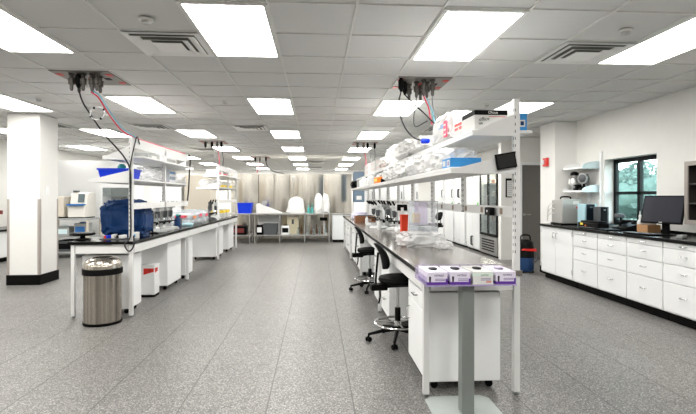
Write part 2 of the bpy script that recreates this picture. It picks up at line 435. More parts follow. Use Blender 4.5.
# ------------------------------------------------------------------ lab benches
BX_L, BX_R = -2.815, .745
LU = 2.34
TOP = .88
SHW = mat('shelf_white', '#dadad9', .42, var=.02)
def bench(x, y, label, shelves=True, last=False, top=EPOXY, firstu=True, endb=False):
    t = thing('lab_bench', label, 'lab bench', (x, y, 0), group='lab bench units')
    MB().box(-.02, .70, 0 if not firstu else -.02, LU, TOP-.035, TOP).build('worktop', top, t, bev=.003)
    MB().box(-.024, -.0195, 0 if not firstu else -.02, LU, TOP-.034, TOP-.004).build('edge_strip', BLACK, t)
    m = MB(); m.box(.0,.03,.05,LU-.01,.74,.835); m.box(.665,.695,.05,LU-.01,.74,.835); m.box(.05,.64,.005,.035,.74,.835); m.box(.03,.665,LU-.045,LU-.01,.74,.835)
    m.build('apron', SHW, t)
    def leg(lx, ly, a=.042):
        l = MB().box(lx, lx+a, ly, ly+.04, .02, TOP-.035).build('leg', SHW, t, bev=.004)
        MB().lathe([(.018,0),(.02,.008),(.012,.01),(.012,.022)], (lx+a/2, ly+.025, 0), 14).build('foot', GREYM, l)
    leg(.0, .0)
    if last: leg(.0, LU-.06)
    def post(py, z0, z1):
        m = MB(); m.box(.648,.69,py,py+.04,z0,z1); m.mi = 1
        z = max(z0, 1.0)
        while z < z1-.05:
            m.box(.6465, .6485, py+.012, py+.018, z, z+.02); m.box(.653, .659, py-.0008, py+.001, z, z+.02); z += .05
        p = m.build('upright', [SHW, DGREY], t)
        if z0 < .1: MB().lathe([(.018,0),(.02,.008),(.012,.01),(.012,.022)], (.669, py+.02, 0), 14).build('foot', GREYM, p)
    post(0, .02, 2.09 if shelves else TOP-.035)
    if last: post(LU-.06, .02, 2.09)
    if not shelves: return t
    post(LU/2, 1.25, 2.05)
    MB().box(.655,.69,.04,LU,1.975,2.085).build('top_rail', SHW, t)
    MB().box(.665,.69,.04,LU,1.25,1.325).build('raceway', mat('raceway_grey', '#e4e4e2', .4, .1, var=.03), t)
    rw = t.children[-1]
    for k in range(5):
        MB().box(.660,.666,.25+k*.42,.29+k*.42,1.265,1.31).build('outlet', mat('outlet_brown', '#8f7a66', .5), rw)
    for x0, x1, z, h in ((.35, .80, 1.852, .13), (.195, .69, 1.585, .12)):
        s = MB().box(x0, .655, .010, LU-.002, z, z+.022).box(.655, x1, .045, LU-.062, z, z+.022).build('shelf', SHW, t, bev=.003)
        MB().box(x0, x0+.012, .01, LU-.006, z-.02, z).build('shelf_lip', SHW, s)
        for py in ([.0] if firstu else [])+([LU-.012] if last or endb else []):
            MB().prism([(x0, z-.022), (.655, z-.026), (.655, z+h), (x0+.004, z+.006)], 'y', py+.001, py+.009).build('bracket', SHW, s)
    return t
bench(BX_L, 5.545, 'nearest unit of the left lab bench, with shelves, behind the trash can', endb=True)
bench(BX_L, 7.905, 'middle unit of the left lab bench, without shelves', shelves=False, firstu=False)
bench(BX_L, 10.345, 'far unit of the left lab bench, shelves with yellow labels', last=True)
RL = ['nearest unit of the right lab bench, behind the glove box stand', 'second unit of the right lab bench, beside the nearer black stool', 'third unit of the right lab bench, carrying the microscopes', 'farthest unit of the right lab bench, near the brown box']
for k in range(4): bench(BX_R, 3.19+k*2.36, RL[k], last=(k == 3), top=GREYTOP, firstu=(k == 0))

def cabinet_proto(L, style, D=.55, Ht=.68, label='', loc=(0,0,0), group='cabinets under the lab benches', w=CABW):
    """mobile cabinet: fronts face -x, runs along +y, on casters"""
    t = thing('base_cabinet', label, 'cabinet', loc, group=group)
    z0 = .07
    MB().box(.02, D, 0, L, z0, z0+Ht-.03).build('body', w, t, bev=.004)
    def pull(par, y, z, vert=False):
        if vert: pts = [(-.001,y,z-.05),(-.028,y,z-.045),(-.028,y,z+.045),(-.001,y,z+.05)]
        else: pts = [(-.001,y-.05,z),(-.028,y-.045,z),(-.028,y+.045,z),(-.001,y+.05,z)]
        MB().tube(pts, .006, 8).build('handle', CHROME, par)
    zt = z0+Ht-.04
    if style == 'door':
        f = MB().box(0, .018, .006, L-.006, zt-.13, zt).build('drawer', w, t, bev=.003); pull(f, L/2, zt-.06)
        f = MB().box(0, .018, .006, L-.006, z0+.01, zt-.14).build('door', w, t, bev=.003); pull(f, L-.07, zt-.26, True)
        for z in (z0+.1, zt-.25): MB().box(-.004, .0, .002, .012, z, z+.06).build('hinge', CHROME, f)
    else:
        zz = z0+.01; hs = [.28, .2, .14]; s = (zt-zz)/sum(hs)
        for h in hs:
            f = MB().box(0, .018, .006, L-.006, zz, zz+h*s-.008).build('drawer', w, t, bev=.003); pull(f, L/2, zz+h*s*.6); zz += h*s
    for x in (.08, D-.06):
        for y in (.07, L-.07):
            m = MB(); m.lathe([(.0,-.012),(.025,-.012),(.028,0),(.025,.012),(0,.012)], (x, y, .028), 14, Matrix.Rotation(PI/2, 3, 'X')); m.box(x-.014,x+.014,y-.018,y+.018,.045,.072)
            m.build('caster', BLACK, t)
    return t
for y, L, s, l in [(5.66, .38, 'door', 'white cabinet under the left bench, just behind the trash can'), (7.08, .68, 'drawer', 'white cabinet under the left bench, past the red-labelled bin'),
        (8.02, .46, 'door', 'white cabinet under the middle left bench, nearest leg'), (10.42, .8, 'door', 'white cabinet under the far left bench, nearer one'), (11.9, .7, 'drawer', 'white cabinet under the far left bench, farther one')]:
    cabinet_proto(L, s, .54, .67, l, (BX_L+.07, y, 0))
for y, L, s, l in [(3.28, .62, 'door', 'white cabinet at the near end of the right bench, behind the grey stand pole'), (4.93, .60, 'drawer', 'white cabinet under the right bench between the two stools'), (5.68, .52, 'door', 'white cabinet beside the farther stool, near side'),
        (8.15, .9, 'drawer', 'white cabinet under the right bench beyond the stools'), (9.3, .8, 'door', 'fourth white cabinet along the right bench from the stools'), (10.7, .8, 'drawer', 'white cabinet near the far end of the right bench'), (11.7, .7, 'door', 'last white cabinet under the far end of the right bench')]:
    cabinet_proto(L, s, .55, .67, l, (BX_R+.035, y, 0))
# white back panel of the knee space
for k, (y, L) in enumerate(((4.0, 1.2), (6.45, 1.4))):
    o = MB().box(1.385, 1.40, y, y+L, .0, .73).build('back_panel', CABW, bev=.002)
    tag(o, 'white back panel of the knee space behind the %s stool' % ('nearer', 'farther')[k], 'panel', 'knee space panels')

# ------------------------------------------------------------------ right wall: fitted base cabinets with black top
CX = 3.90
def wall_cab(y, L, style, label):
    t = thing('base_cabinet', label, 'cabinet', (CX, y, 0), group='drawer cabinets along the right wall')
    MB().box(.02, .64, 0, L, .11, .895).build('body', CABW, t)
    MB().box(.075, .64, 0, L, 0, .11).build('toe_kick', RUBBER, t)
    def pull(par, yy, z, vert=False):
        a = .045
        pts = [(0,yy,z-a),(-.026,yy,z-a*.8),(-.03,yy,z),(-.026,yy,z+a*.8),(0,yy,z+a)] if vert else [(0,yy-a,z),(-.026,yy-a*.8,z),(-.03,yy,z),(-.026,yy+a*.8,z),(0,yy+a,z)]
        MB().tube(pts, .006, 8, smooth=4).build('handle', CHROME, par)
    if style == 'door':
        h = L/2
        for k in (0, 1):
            f = MB().box(0,.019,k*h+.006,(k+1)*h-.003,.125,.885).build('door', CABW, t, bev=.003)
            pull(f, h+(-.05 if k == 0 else .05), .76, True)
            for z in (.2, .78): MB().box(-.005,0,(.006 if k == 0 else L-.016),(.016 if k == 0 else L-.006),z,z+.07).build('hinge', CHROME, f)
    else:
        for z0, z1 in ((.83,.888), (.655,.822), (.455,.647), (.125,.447)):
            f = MB().box(0,.019,.006,L-.006,z0,z1).build('drawer', CABW, t, bev=.003); pull(f, L/2, z0+(z1-z0)*(.5 if z1-z0 < .1 else .58))
wall_cab(6.84, .99, 'door', 'white two-door cabinet at the far end by the pillar')
for k, l in enumerate(['white four-drawer cabinet next to the two-door cabinet', 'second white four-drawer cabinet from the pillar', 'third white four-drawer cabinet from the pillar', 'fourth white four-drawer cabinet from the pillar, at the right picture edge', 'four-drawer cabinet nearest the camera, past the right picture edge']):
    wall_cab(6.83-.612*(k+1), .605, 'drawer', l)
o = MB().box(CX-.025, XR-.003, 3.75, 7.845, .895, .932).build('worktop', EPOXY, bev=.003)
tag(o, 'long black worktop along the right wall under the window', 'worktop')
m = MB(); m.box(XR-.02, XR-.003, 3.75, 5.92, .932, .965)
tag(m.build('splash_strip', EPOXY), 'low black splash strip at the back of the right worktop', 'strip')

# ------------------------------------------------------------------ stools
def stool(x, y, rz, label, group='black drafting stools', sc=1.):
    t = thing('lab_stool', label, 'stool', (x, y, 0), rz, group)          # faces +x
    m = MB(); m.lathe([(0,.555),(.15,.555),(.2,.575),(.21,.595),(.2,.622),(.15,.632),(0,.625)], (.02,0,0), 32); m.build('seat', FABBLK, t)
    # backrest: an upright curved oval pad
    m = MB(); rings = []
    for i in range(13):
        v = -1+2*i/12; hw = .14*math.sqrt(max(.02, 1-abs(v)**2.6)); z = .825+.125*v
        r = []
        for k in range(24):
            a = 2*PI*k/24; yy = hw*math.cos(a); xx = .028*math.sin(a)
            r.append(Vector((-.14+xx+.35*yy*yy-.03*v*v-.045*v, yy, z)))
        rings.append(r)
    m.loft(rings); m.build('backrest', FABBLK, t, ang=60)
    m = MB(); m.tube([(-.05,0,.53),(-.17,0,.52),(-.215,0,.56),(-.21,0,.7),(-.195,0,.86)], .011, 8, smooth=6); m.build('backrest_bar', BLACK, t)
    m = MB(); m.box(-.27,-.11,-.05,.05,.50,.56); m.box(-.12,.1,-.07,.07,.53,.556); m.build('tilt_mechanism', BLACK, t, bev=.008)
    MB().tube([(-.19,-.05,.51),(-.2,-.1,.46),(-.22,-.13,.40)], .009, 8).build('lever', BLACK, t)
    m = MB(); m.lathe([(0,.30),(.016,.30),(.016,.54),(0,.54)]); m.build('gas_column', CHROME, t)
    m = MB(); m.lathe([(0,.10),(.028,.10),(.028,.32),(.022,.325),(0,.325)]); m.build('column_sleeve', BLACK, t)
    m = MB(); m.ring((0,0,.175), .225, .0115, 40, 8)
    for k in range(3):
        a = 2*PI*k/3+.5; m.tube([(0,0,.175),(.22*math.cos(a),.22*math.sin(a),.175)], .007, 6)
    m.lathe([(.029,.15),(.036,.15),(.036,.20),(.029,.20)]); m.build('foot_ring', CHROME, t)
    for k in range(5):
        a = 2*PI*k/5+PI*.98; c, s = math.cos(a), math.sin(a)
        l = MB().tube([(.02*c,.02*s,.115),(.15*c,.15*s,.10),(.285*c,.285*s,.072)], .022, 8, r2=.013).build('base_leg', BLACK, t)
        m = MB(); M = Matrix.Rotation(a+.6, 3, 'Z') @ Matrix.Rotation(PI/2, 3, 'X')
        for d in (-.016, .016):
            m.lathe([(0,-.008),(.022,-.008),(.025,0),(.022,.008),(0,.008)], (.285*c+d*math.sin(a+.6)*-1, .285*s+d*math.cos(a+.6), .0255), 14, M)
        m.tube([(.285*c,.285*s,.03),(.285*c,.285*s,.08)], .01, 8); m.build('caster', BLACK, l)
    return t
stool(.79, 4.47, .1, 'black stool with chrome foot ring, nearer of the two at the right bench')
stool(.80, 6.90, .1, 'black stool with chrome foot ring, farther one at the right bench')
t = thing('waste_bin', 'small navy bin on the floor under the right bench by the farther stool', 'bin', (1.24, 7.1, 0))
MB().lathe([(0,0),(.10,0),(.13,.33),(.137,.34),(.128,.34),(.10,.01)], n=24).build('body', NAVY, t)
MB().ring((0,0,.34), .133, .006, 28, 6).build('rim', NAVY, t)

# ------------------------------------------------------------------ glove box stand at the bench end
t = thing('glove_box_stand', 'grey floor stand with a clear tray of glove boxes at the right bench end', 'stand', (.968, 2.955, 0))
m = MB(); a, b = .225, .235; k = .09
m.prism([(-a+k,-b),(a-k,-b),(a,-b+k),(a,b-.045),(a-.05,b),(-a+.05,b),(-a,b-.045),(-a,-b+k)], 'z', 0, .008); m.build('base_plate', PLATE, t, bev=.002)
MB().box(-.04,.04,-.05,.035,.008,.84).build('pole', POLE, t, bev=.004)
m = MB(); x0, x1, y0, y1, z0, z1 = -.29, .29, -.11, .205, .84, .90
m.box(x0,x1,y0,y1,z0,z0+.005); m.box(x0,x1,y0,y0+.004,z0+.005,z0+.010); m.box(x0,x1,y1-.005,y1,z0+.005,z1+.03); m.box(x0,x0+.005,y0+.005,y1-.005,z0+.005,z1); m.box(x1-.005,x1,y0+.005,y1-.005,z0+.005,z1)
tr = m.build('tray', CLEARL, t)
m = MB(); m.box(x0-.001,x1+.001,y0-.001,y0+.0,z0,z0+.004); m.build('tray_edge', mat('tray_lilac', '#a892cf', .3), tr)
GB = [('purple', 'NITRILE', 'leftmost glove box in the tray, white with purple base'), ('purple', 'NITRILE', 'second glove box from the left in the tray'), ('grey', 'LATEX', 'pale grey-green glove box with no purple, in the tray'), ('purple', 'NITRILE', 'rightmost glove box in the tray, white with purple base')]
for i, (kind, tx, l) in enumerate(GB):
    x = .968-.214+i*.146
    g = thing('glove_box', l, 'glove box', (x, 2.955-.102, .846), group='glove boxes in the clear tray')
    w, d, h = .064, .255, .082
    MB().box(-w, w, 0, d, 0, h).build('carton', LILAC if kind == 'purple' else CARD, g, bev=.0015)
    if kind == 'purple':
        MB().box(-w-.0006, w+.0006, -.0006, d+.0006, .0, .02).build('base_band', PURPLE, g)
        MB().box(w-.012, w+.0006, -.0007, .2, .016, .04).build('corner_print', PURPLE, g)
    else:
        MB().box(-w-.0006, w+.0006, -.0006, .03, .055, .074).build('top_band', mat('pale_green_print', '#cfe0d6', .6), g)
        MB().box(w*.3, w*.8, -.0006, .0, .012, .024).build('red_mark', mat('red_print_soft', '#c9837a', .6), g)
    text(tx, .017, (.010, -.0008, .060), FRONT, mat('ink_violet', '#3d2b60', .6) if kind == 'purple' else DGREY, g)
    m = MB()
    if kind == 'purple':
        m.prism([(-.052,.02),(-.042,.02),(-.040,.05),(-.044,.056),(-.050,.056),(-.054,.05)], 'y', -.0009, .0)
        m.build('hand_print', mat('ink_dark', '#27222e', .6), g)
    for k in range(2): MB().box(-.015, .05, -.0008, 0, .036-k*.009, .041-k*.009).build('print_line', mat('ink_grey', '#8d80a4', .6), g)
    m = MB(); m.lathe([(0,0),(1,0),(1,.0008),(0,.0008)], n=24, sx=.024, sy=.05); o = m.build('opening', mat('slot_dark', '#2c2930', .7), g, loc=(0, .12, h))
    m = MB(); m.soft((.0,.12,h+.0008), .045,.05,.010,.3,3,i,3); m.build('glove_tip', mat('glove_dark', '#232127', .6) if i != 3 else mat('glove_lilac', '#b9aec8', .6), g)

# ------------------------------------------------------------------ trash can
t = thing('trash_can', 'round brushed steel trash can with domed top and black band', 'trash can', (-2.365, 5.335, 0))
MB().lathe([(0,0),(.192,0),(.197,.006),(.197,.03),(0,.03)], n=48).build('base_ring', RUBBER, t)
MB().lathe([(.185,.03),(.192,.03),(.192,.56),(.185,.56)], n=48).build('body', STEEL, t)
MB().lathe([(.19,.545),(.203,.548),(.205,.60),(.200,.612),(.188,.612)], n=48).build('band', RUBBER, t)
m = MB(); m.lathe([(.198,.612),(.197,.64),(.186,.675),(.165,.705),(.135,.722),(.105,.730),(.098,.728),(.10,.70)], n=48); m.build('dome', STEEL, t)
m = MB(); m.lathe([(0,.69),(.1,.69),(.1,.70),(0,.705)], n=32); m.build('flap', BLACK, t)

# white bin with red label
t = thing('biohazard_bin', 'white step-on bin with a red label under the left bench', 'bin', (-2.345, 6.74, 0))
MB().prism([(-.09,.03),(.10,.03),(.10,.43),(-.09,.43)], 'y', -.1, .1).build('body', WHITE, t, bev=.008)
MB().box(-.095,.105,-.105,.105,.43,.45).build('lid', WHITE, t, bev=.006)
MB().box(-.09,.10,-.1,.1,0,.03).build('base', RUBBER, t, bev=.004)
MB().box(-.04,.04,-.14,-.08,.012,.03).build('pedal', BLACK, t)
m = MB(); m.prism([(-.09,.33),(.03,.35),(.03,.40),(-.09,.40)], 'x', .1002, .1008); m.build('label', RED, t); m = MB(); m.prism([(-.05,.31),(.09,.35),(.09,.40),(-.05,.40)], 'y', -.1012, -.1002); m.build('label', RED, t)
m = MB()
for k in range(3):
    a = PI/2+k*2*PI/3
    M = Matrix.Rotation(PI/2, 3, 'X'); m.ring((.03+.010*math.cos(a), -.1014, .372+.010*math.sin(a)), .009, .002, 18, 5, M)
m.build('biohazard_mark', mat('mark_black', '#201010', .6), t)
m = MB()
for k in range(3):
    a = PI/2+k*2*PI/3
    M = Matrix.Rotation(PI/2, 3, 'Y'); m.ring((.101, -.045+.010*math.cos(a), .375+.010*math.sin(a)), .009, .002, 18, 5, M)
m.build('biohazard_mark', mat('mark_black', '#201010', .6), t)

# ------------------------------------------------------------------ shop vacuum by the pillar
t = thing('vacuum_cleaner', 'black and blue drum vacuum with a red stripe, on the floor by the door', 'vacuum cleaner', (3.86, 8.35, 0))
MB().lathe([(0,.03),(.13,.03),(.145,.06),(.15,.26),(.15,.28),(0,.28)], n=32).build('drum', mat('vac_blue', '#173a66', .4), t)
MB().lathe([(.15,.28),(.155,.285),(.155,.32),(.15,.33),(.148,.50),(.13,.56),(.08,.60),(0,.61)], n=32).build('motor_head', BLACK, t)
MB().prism([(-.13,.42),(.14,.40),(.14,.445),(-.10,.45)], 'y', -.152, -.11).build('red_stripe', RED, t)
MB().tube([(-.09,0,.58),(-.08,0,.67),(0,0,.69),(.08,0,.67),(.09,0,.58)], .014, 8, smooth=6).build('handle', BLACK, t)
for k in range(4):
    a = PI/4+k*PI/2; MB().lathe([(0,-.01),(.022,-.01),(.022,.01),(0,.01)], (.13*math.cos(a), .13*math.sin(a), .022), 12, Matrix.Rotation(PI/2,3,'X')).build('caster', BLACK, t)
m = MB(); m.tube([(.1,-.1,.2),(.15,-.12,.24),(.17,-.06,.34),(.16,.05,.4)], .018, 8, smooth=5); m.build('hose', DGREY, t)

# fire alarm pull on the pillar
t = thing('fire_alarm', 'red fire alarm box with white lens high on the pillar', 'fire alarm', (4.16, 8.14, 2.02))
MB().box(-.045,0,-.075,.075,-.075,.075).build('housing', RED, t, bev=.006)
MB().box(-.07,-.045,.0,.055,-.04,.04).build('lens', WHITE, t, bev=.006)

# poster on the end wall
t = thing('notice_frame', 'black framed notice on the end wall beside the fridge', 'notice', (4.27, 10.0, 1.60))
MB().box(-.10,.12,-.02,0,-.22,.20).build('frame', BLACK, t, bev=.003)
MB().box(-.075,.095,-.0215,-.02,-.20,.15).build('sheet', CARD, t)
for k in range(7): MB().box(-.06,.08 if k % 3 else .04,-.0222,-.0214,.11-k*.045,.118-k*.045).build('text_line', mat('ink_pale', '#8d9298', .6), t)

# ------------------------------------------------------------------ wall shelf over the right worktop
t = thing('wall_shelf', 'white two-tier wall shelf with rounded side panels left of the window', 'shelf', (XR, 7.17, 0))
for z in (1.47, 1.85):
    MB().box(-.30, -.002, .012, .58, z, z+.03).build('shelf', CABW, t, bev=.003)
    m = MB(); prof = [(-.002, z)]+[(-.30, z), (-.30, z+.03)]+[(-.002-.298*math.cos(a), z+.03+.09*math.sin(a)) for a in [PI/2*i/10 for i in range(1, 11)]]
    m.prism(prof, 'y', 0, .012); m.build('side_panel', PALEB, t)  # white panel: blue light from the window painted into its colour
    m = MB(); m.prism(prof, 'y', .58, .592); m.build('side_panel', CABW, t)
MB().box(-.03, -.002, .25, .31, 1.0, 1.47).build('support_rail', CABW, t)
# things on its lower tier
def dewar(x, y, z, l):
    t = thing('flask', l, 'flask', (x, y, z))
    t.scale = (1.18,)*3
    MB().lathe([(0,0),(.075,0),(.08,.01),(.09,.06),(.088,.13),(.07,.18),(.05,.2),(.05,.215),(0,.215)], n=28).build('body', ALU, t)
    MB().lathe([(0,.215),(.056,.215),(.056,.25),(.03,.27),(0,.275)], n=24).build('cap', BLACK, t)
    MB().tube([(.05,0,.2),(.1,0,.18),(.105,0,.1),(.085,0,.05)], .01, 8, smooth=5).build('handle', BLACK, t)
dewar(4.37, 7.60, 1.50, 'silver flask with black cap on the lower wall shelf, left')
t = thing('desk_fan', 'small dark clip fan with a pale ring, on the lower wall shelf', 'fan', (4.36, 7.31, 1.50), .5)
t.scale = (1.2,)*3
MB().lathe([(0,0),(.07,0),(.06,.03),(.02,.05),(.015,.1),(0,.1)]).build('base', BLACK, t)
M = Matrix.Rotation(PI/2, 3, 'Y')
MB().ring((-.03,0,.16), .06, .013, 28, 8, M).build('ring', GREY, t)
MB().lathe([(0,-.03),(.03,-.03),(.07,.0),(.075,.04),(.04,.1),(0,.1)], (-.03,0,.16), 24, M).build('motor', DGREY, t)
t = thing('camera_case', 'black rounded case between the flask and fan on the wall shelf', 'case', (4.33, 7.45, 1.50))
MB().box(-.05,.06,-.05,.05,0,.1).build('body', BLACK, t, bev=.02)
MB().lathe([(.022,0),(.026,.01),(.026,.03),(0,.03)], (-.05,0,.055), 16, Matrix.Rotation(-PI/2,3,'Y')).build('lens', GREY, t)
t = thing('steel_bottle', 'tall dark bottle with pale label lying behind the flask on the shelf', 'bottle', (4.47, 7.47, 1.50))
MB().lathe([(0,0),(.045,0),(.045,.16),(.02,.2),(.02,.23),(0,.23)], n=20).build('body', DGREY, t)
MB().lathe([(.0455,.05),(.046,.05),(.046,.12),(.0455,.12)], n=20).build('label', CARD, t)

# ------------------------------------------------------------------ things on the right worktop
WT = .932
t = thing('generator', 'silver box instrument with a rounded black foot and side tubes on the right worktop', 'instrument', (4.20, 7.56, WT))
MB().prism([(-.18,.02),(.16,.02),(.16,.41),(-.18,.43)], 'x', -.17, .18).build('housing', mat('case_grey', '#a9a8a4', .45, .2, var=.04), t, bev=.012)
m = MB(); m.prism([(-.17,0),(-.06,0),(0,.02),(.06,0),(.16,0),(.16,.03),(-.17,.03)], 'x', -.185, .185); m.build('foot', BLACK, t)
MB().tube([(-.1,0,.42),(-.08,0,.46),(.06,0,.46),(.08,0,.42)], .012, 8, smooth=5).build('handle', BLACK, t)
m = MB(); m.box(.02,.12,-.184,-.178,.34,.39); m.build('label', CARD, t)
MB().box(.07,.13,-.183,-.177,.27,.30).build('red_badge', RED, t)
for k in range(3): MB().tube([(-.18,.05,.34-k*.08),(-.22,.08,.35-k*.08),(-.25,.13,.27-k*.07),(-.24,.17,.05)], .007, 6, smooth=6).build('tube', mat('tube_white', '#dcdcd8', .4), t)
def tower(x, y, w, d, h, front, side, l, name='tower'):
    t = thing(name, l, 'instrument', (x, y, WT))
    MB().box(-d/2,d/2,-w/2,w/2,0,h).build('housing', side, t, bev=.006)
    MB().box(-d*.36,d*.30,-w/2-.012,-w/2,.004,h-.004).build('front_panel', front, t, bev=.004)
    MB().box(-d*.12,d*.12,-w/2-.014,-w/2-.012,h*.82,h*.88).build('display', LCD, t)
    return t
tower(4.30, 7.12, .20, .2, .35, mat('night_blue', '#0a1620', .4, spec=.2), mat('tower_pale', '#a9ccd6', .45), 'tall dark blue and pale blue box next to the silver instrument', 'computer_tower')
tower(4.38, 6.88, .16, .15, .31, BLACK, DGREY, 'grey and black upright box standing beside the dark blue tower', 'power_supply')
t = thing('printer', 'low black printer with yellow stickers on the right worktop', 'printer', (4.14, 6.58, WT))
MB().box(-.17,.0,-.27,.24,0,.085).build('body', BLACK, t, bev=.012)
MB().box(-.15,-.01,-.25,.2,.085,.11).build('lid', BLACK, t, bev=.01)
MB().box(-.172,-.169,.1,.17,.045,.075).build('yellow_sticker', YELLOW, t)
MB().box(-.172,-.169,.02,.05,.03,.05).build('orange_sticker', ORANGE, t)
MB().box(-.23,-.17,-.2,.1,.012,.022).build('paper_tray', DGREY, t)
t = thing('telephone', 'black desk telephone under the window on the right worktop', 'telephone', (4.36, 6.20, WT))
t.scale = (1.25,)*3
m = MB(); m.prism([(-.1,0),(.1,0),(.1,.09),(-.1,.03)], 'y', -.09, .09); m.build('base', BLACK, t, bev=.006)
m = MB(); m.box(-.03,.02,-.12,.12,.09,.115); m.box(-.04,.03,-.12,-.07,.07,.1); m.box(-.04,.03,.07,.12,.07,.1); m.build('handset', BLACK, t, bev=.01)
t = thing('barcode_reader', 'dark angled lamp-like device on the window side of the worktop', 'instrument', (4.42, 6.50, WT))
MB().box(-.07,.07,-.07,.07,0,.02).build('base', BLACK, t, bev=.005)
MB().tube([(0,0,.02),(.02,0,.12),(-.03,-.05,.19)], .018, 8, smooth=5).build('arm', BLACK, t)
MB().box(-.09,.02,-.1,0,.16,.22).build('head', DGREY, t, bev=.015)
t = thing('clipboard', 'black folder with dark slate sheets lying at the worktop front edge', 'folder', (4.05, 6.25, WT))
MB().box(-.10,.14,-.16,.16,0,.012).build('board', BLACK, t, bev=.003)
MB().box(-.08,.12,-.12,.12,.012,.018).build('sheets', mat('sheet_slate', '#3c4c52', .4), t)
MB().box(-.02,.05,.12,.15,.012,.028).build('clip', CHROME, t)
t = thing('tissue_box', 'brown cardboard box with white tissues left of the monitor', 'box', (4.34, 5.80, WT))
MB().box(-.09,.09,-.1,.1,0,.10).build('carton', mat('kraft', '#b58a5f', .7, var=.1), t, bev=.002)
MB().soft((0,.02,.10), .14,.15,.05,.25,3,5,3).build('tissue', BAG, t)
t = thing('spray_bottle', 'white bottle with a pointed nozzle beside the tissue box', 'bottle', (4.36, 5.99, WT))
MB().lathe([(0,0),(.032,0),(.034,.01),(.034,.12),(.02,.155),(.014,.165),(.014,.19),(0,.19)], n=20).build('body', WHITE, t)
MB().lathe([(.016,.19),(.016,.215),(.006,.225),(.004,.27),(0,.27)], n=14).build('nozzle', WHITE, t)
# monitor
t = thing('monitor', 'black flat monitor with dark screen on the right worktop', 'monitor', (4.19, 5.36, WT), -1.15)
R = Matrix.Translation((0,0,.31)) @ Matrix.Rotation(-.28, 4, 'X')
MB().box(-.235,.235,-.01,.025,-.175,.175,R).build('bezel', BLACK, t, bev=.006)
MB().box(-.22,.22,-.0115,-.0095,-.157,.16,R).build('screen', SCREEN, t)
MB().box(-.02,.02,-.0118,-.0095,-.166,-.157,R).build('badge', ALU, t)
m = MB(); m.box(-.04,.04,.05,.09,.01,.28); m.build('stand', BLACK, t, bev=.008)
MB().box(-.12,.12,-.05,.12,0,.014).build('base', BLACK, t, bev=.005)
t = thing('keyboard', 'low black keyboard in front of the monitor', 'keyboard', (3.985, 5.45, WT), -1.35)
MB().box(-.21,.21,-.07,.07,0,.018).build('case', BLACK, t, bev=.005)
m = MB()
for i in range(14):
    for j in range(4): m.box(-.2+i*.0286, -.2+i*.0286+.024, -.058+j*.03, -.058+j*.03+.025, .018, .023)
m.build('keys', DGREY, t)
t = thing('power_adapter', 'pale cable adapter lying right of the monitor base', 'adapter', (4.12, 4.98, WT), .5)
MB().box(-.06,.06,-.03,.03,0,.035).build('body', GREY, t, bev=.006)
MB().tube([(.06,0,.018),(.12,.03,.01),(.16,-.03,.01)], .005, 6, smooth=6).build('lead', CABLEB, t)
# grey framed hutch at the right edge
t = thing('display_cabinet', 'grey framed dark shelf cabinet at the right picture edge', 'cabinet', (XR-.003, 4.45, WT+.15))
m = MB(); x0 = -.30
m.box(x0,x0+.02,0,.05,0,.72); m.box(x0,x0+.02,.60,.65,0,.72); m.box(x0,x0+.02,.05,.60,.67,.72); m.box(x0,x0+.02,.05,.60,0,.05); m.build('frame', STEELF, t, bev=.003)
m = MB(); m.box(x0+.02,0,.005,.03,.005,.715); m.box(x0+.02,0,.62,.645,.005,.715); m.box(x0+.02,0,.03,.62,.69,.715); m.box(x0+.02,0,.03,.62,.005,.03); m.build('carcass', DARKIN, t)
MB().box(-.02,0,.03,.62,.03,.69).build('back_panel', DARKIN, t)
for z in (.23, .45): MB().box(x0+.02,-.02,.03,.62,z,z+.018).build('shelf', DARKIN, t)
for k, (y, z, w) in enumerate(((.54,.398,'white jar on the lower middle shelf of the grey framed cabinet'), (.52,.618,'white round gauge on the upper shelf of the grey framed cabinet'), (.50,.181,'white cup on the bottom shelf of the grey framed cabinet'))):
    j = thing('jar', w, 'jar', (XR-.15, 4.45+y, WT+z), group='small white jars in the grey framed cabinet')
    MB().lathe([(0,0),(.03,0),(.034,.02),(.03,.06),(.02,.07),(0,.07)], n=18).build('body', WHITE, j); MB().lathe([(0,.07),(.022,.07),(.022,.085),(0,.085)], n=16).build('lid', GREY, j)

# ------------------------------------------------------------------ things on the right bench
BT = TOP
def softbag(name, l, cat, x, y, z, sx, sy, sz, m, seed, amp=.14, freq=3., group=None, pw=.6, sub=4, taper=0.):
    o = MB().soft((0,0,0), sx, sy, sz, amp, freq, seed, sub, pw, True, taper).build(name, m, loc=(x, y, z), ang=35)
    return tag(o, l, cat, group)
t = thing('acrylic_enclosure', 'clear acrylic box with lilac tinted panels on the right bench', 'enclosure', (1.215, 5.25, BT))
m = MB(); a, d, h = .135, .16, .47
m.box(-a,-a+.005,-d,d,0,h); m.box(a-.005,a,-d,d,0,h); m.box(-a+.005,a-.005,d-.005,d,0,h); m.box(-a+.005,a-.005,-d,-d+.005,0,.20); m.build('walls', CLEAR, t)
MB().box(-a+.005,a-.005,-d+.005,d-.005,.2,.206).build('shelf', CLEARL, t)
MB().box(-a+.006,.02,-d+.005,-d+.011,.22,.46).build('tinted_panel', CLEARL, t)
m = MB(); m.box(-a,a,-d-.004,-d,h-.008,h); m.box(a-.006,a,-d-.004,-d,0,h-.008); m.box(-a,a,-d-.004,-d,.196,.206); m.build('edge_strip', GREY, t)
MB().box(-.10,-.03,.0,.1,.22,.33).build('yellow_card', mat('pale_yellow', '#f0dfa8', .6), t)
for k in range(4): MB().lathe([(0,0),(.022,0),(.022,.1),(.012,.12),(.012,.14),(0,.14)], (-.09+k*.055, .05, .001), 14).build('tube', CLEAR, t)
softbag('plastic_wrap', 'heap of crumpled clear plastic sleeves on the bench before the acrylic box', 'plastic wrap', 1.10, 4.86, BT, .42, .36, .14, FILM, 3, .3, 2.6)
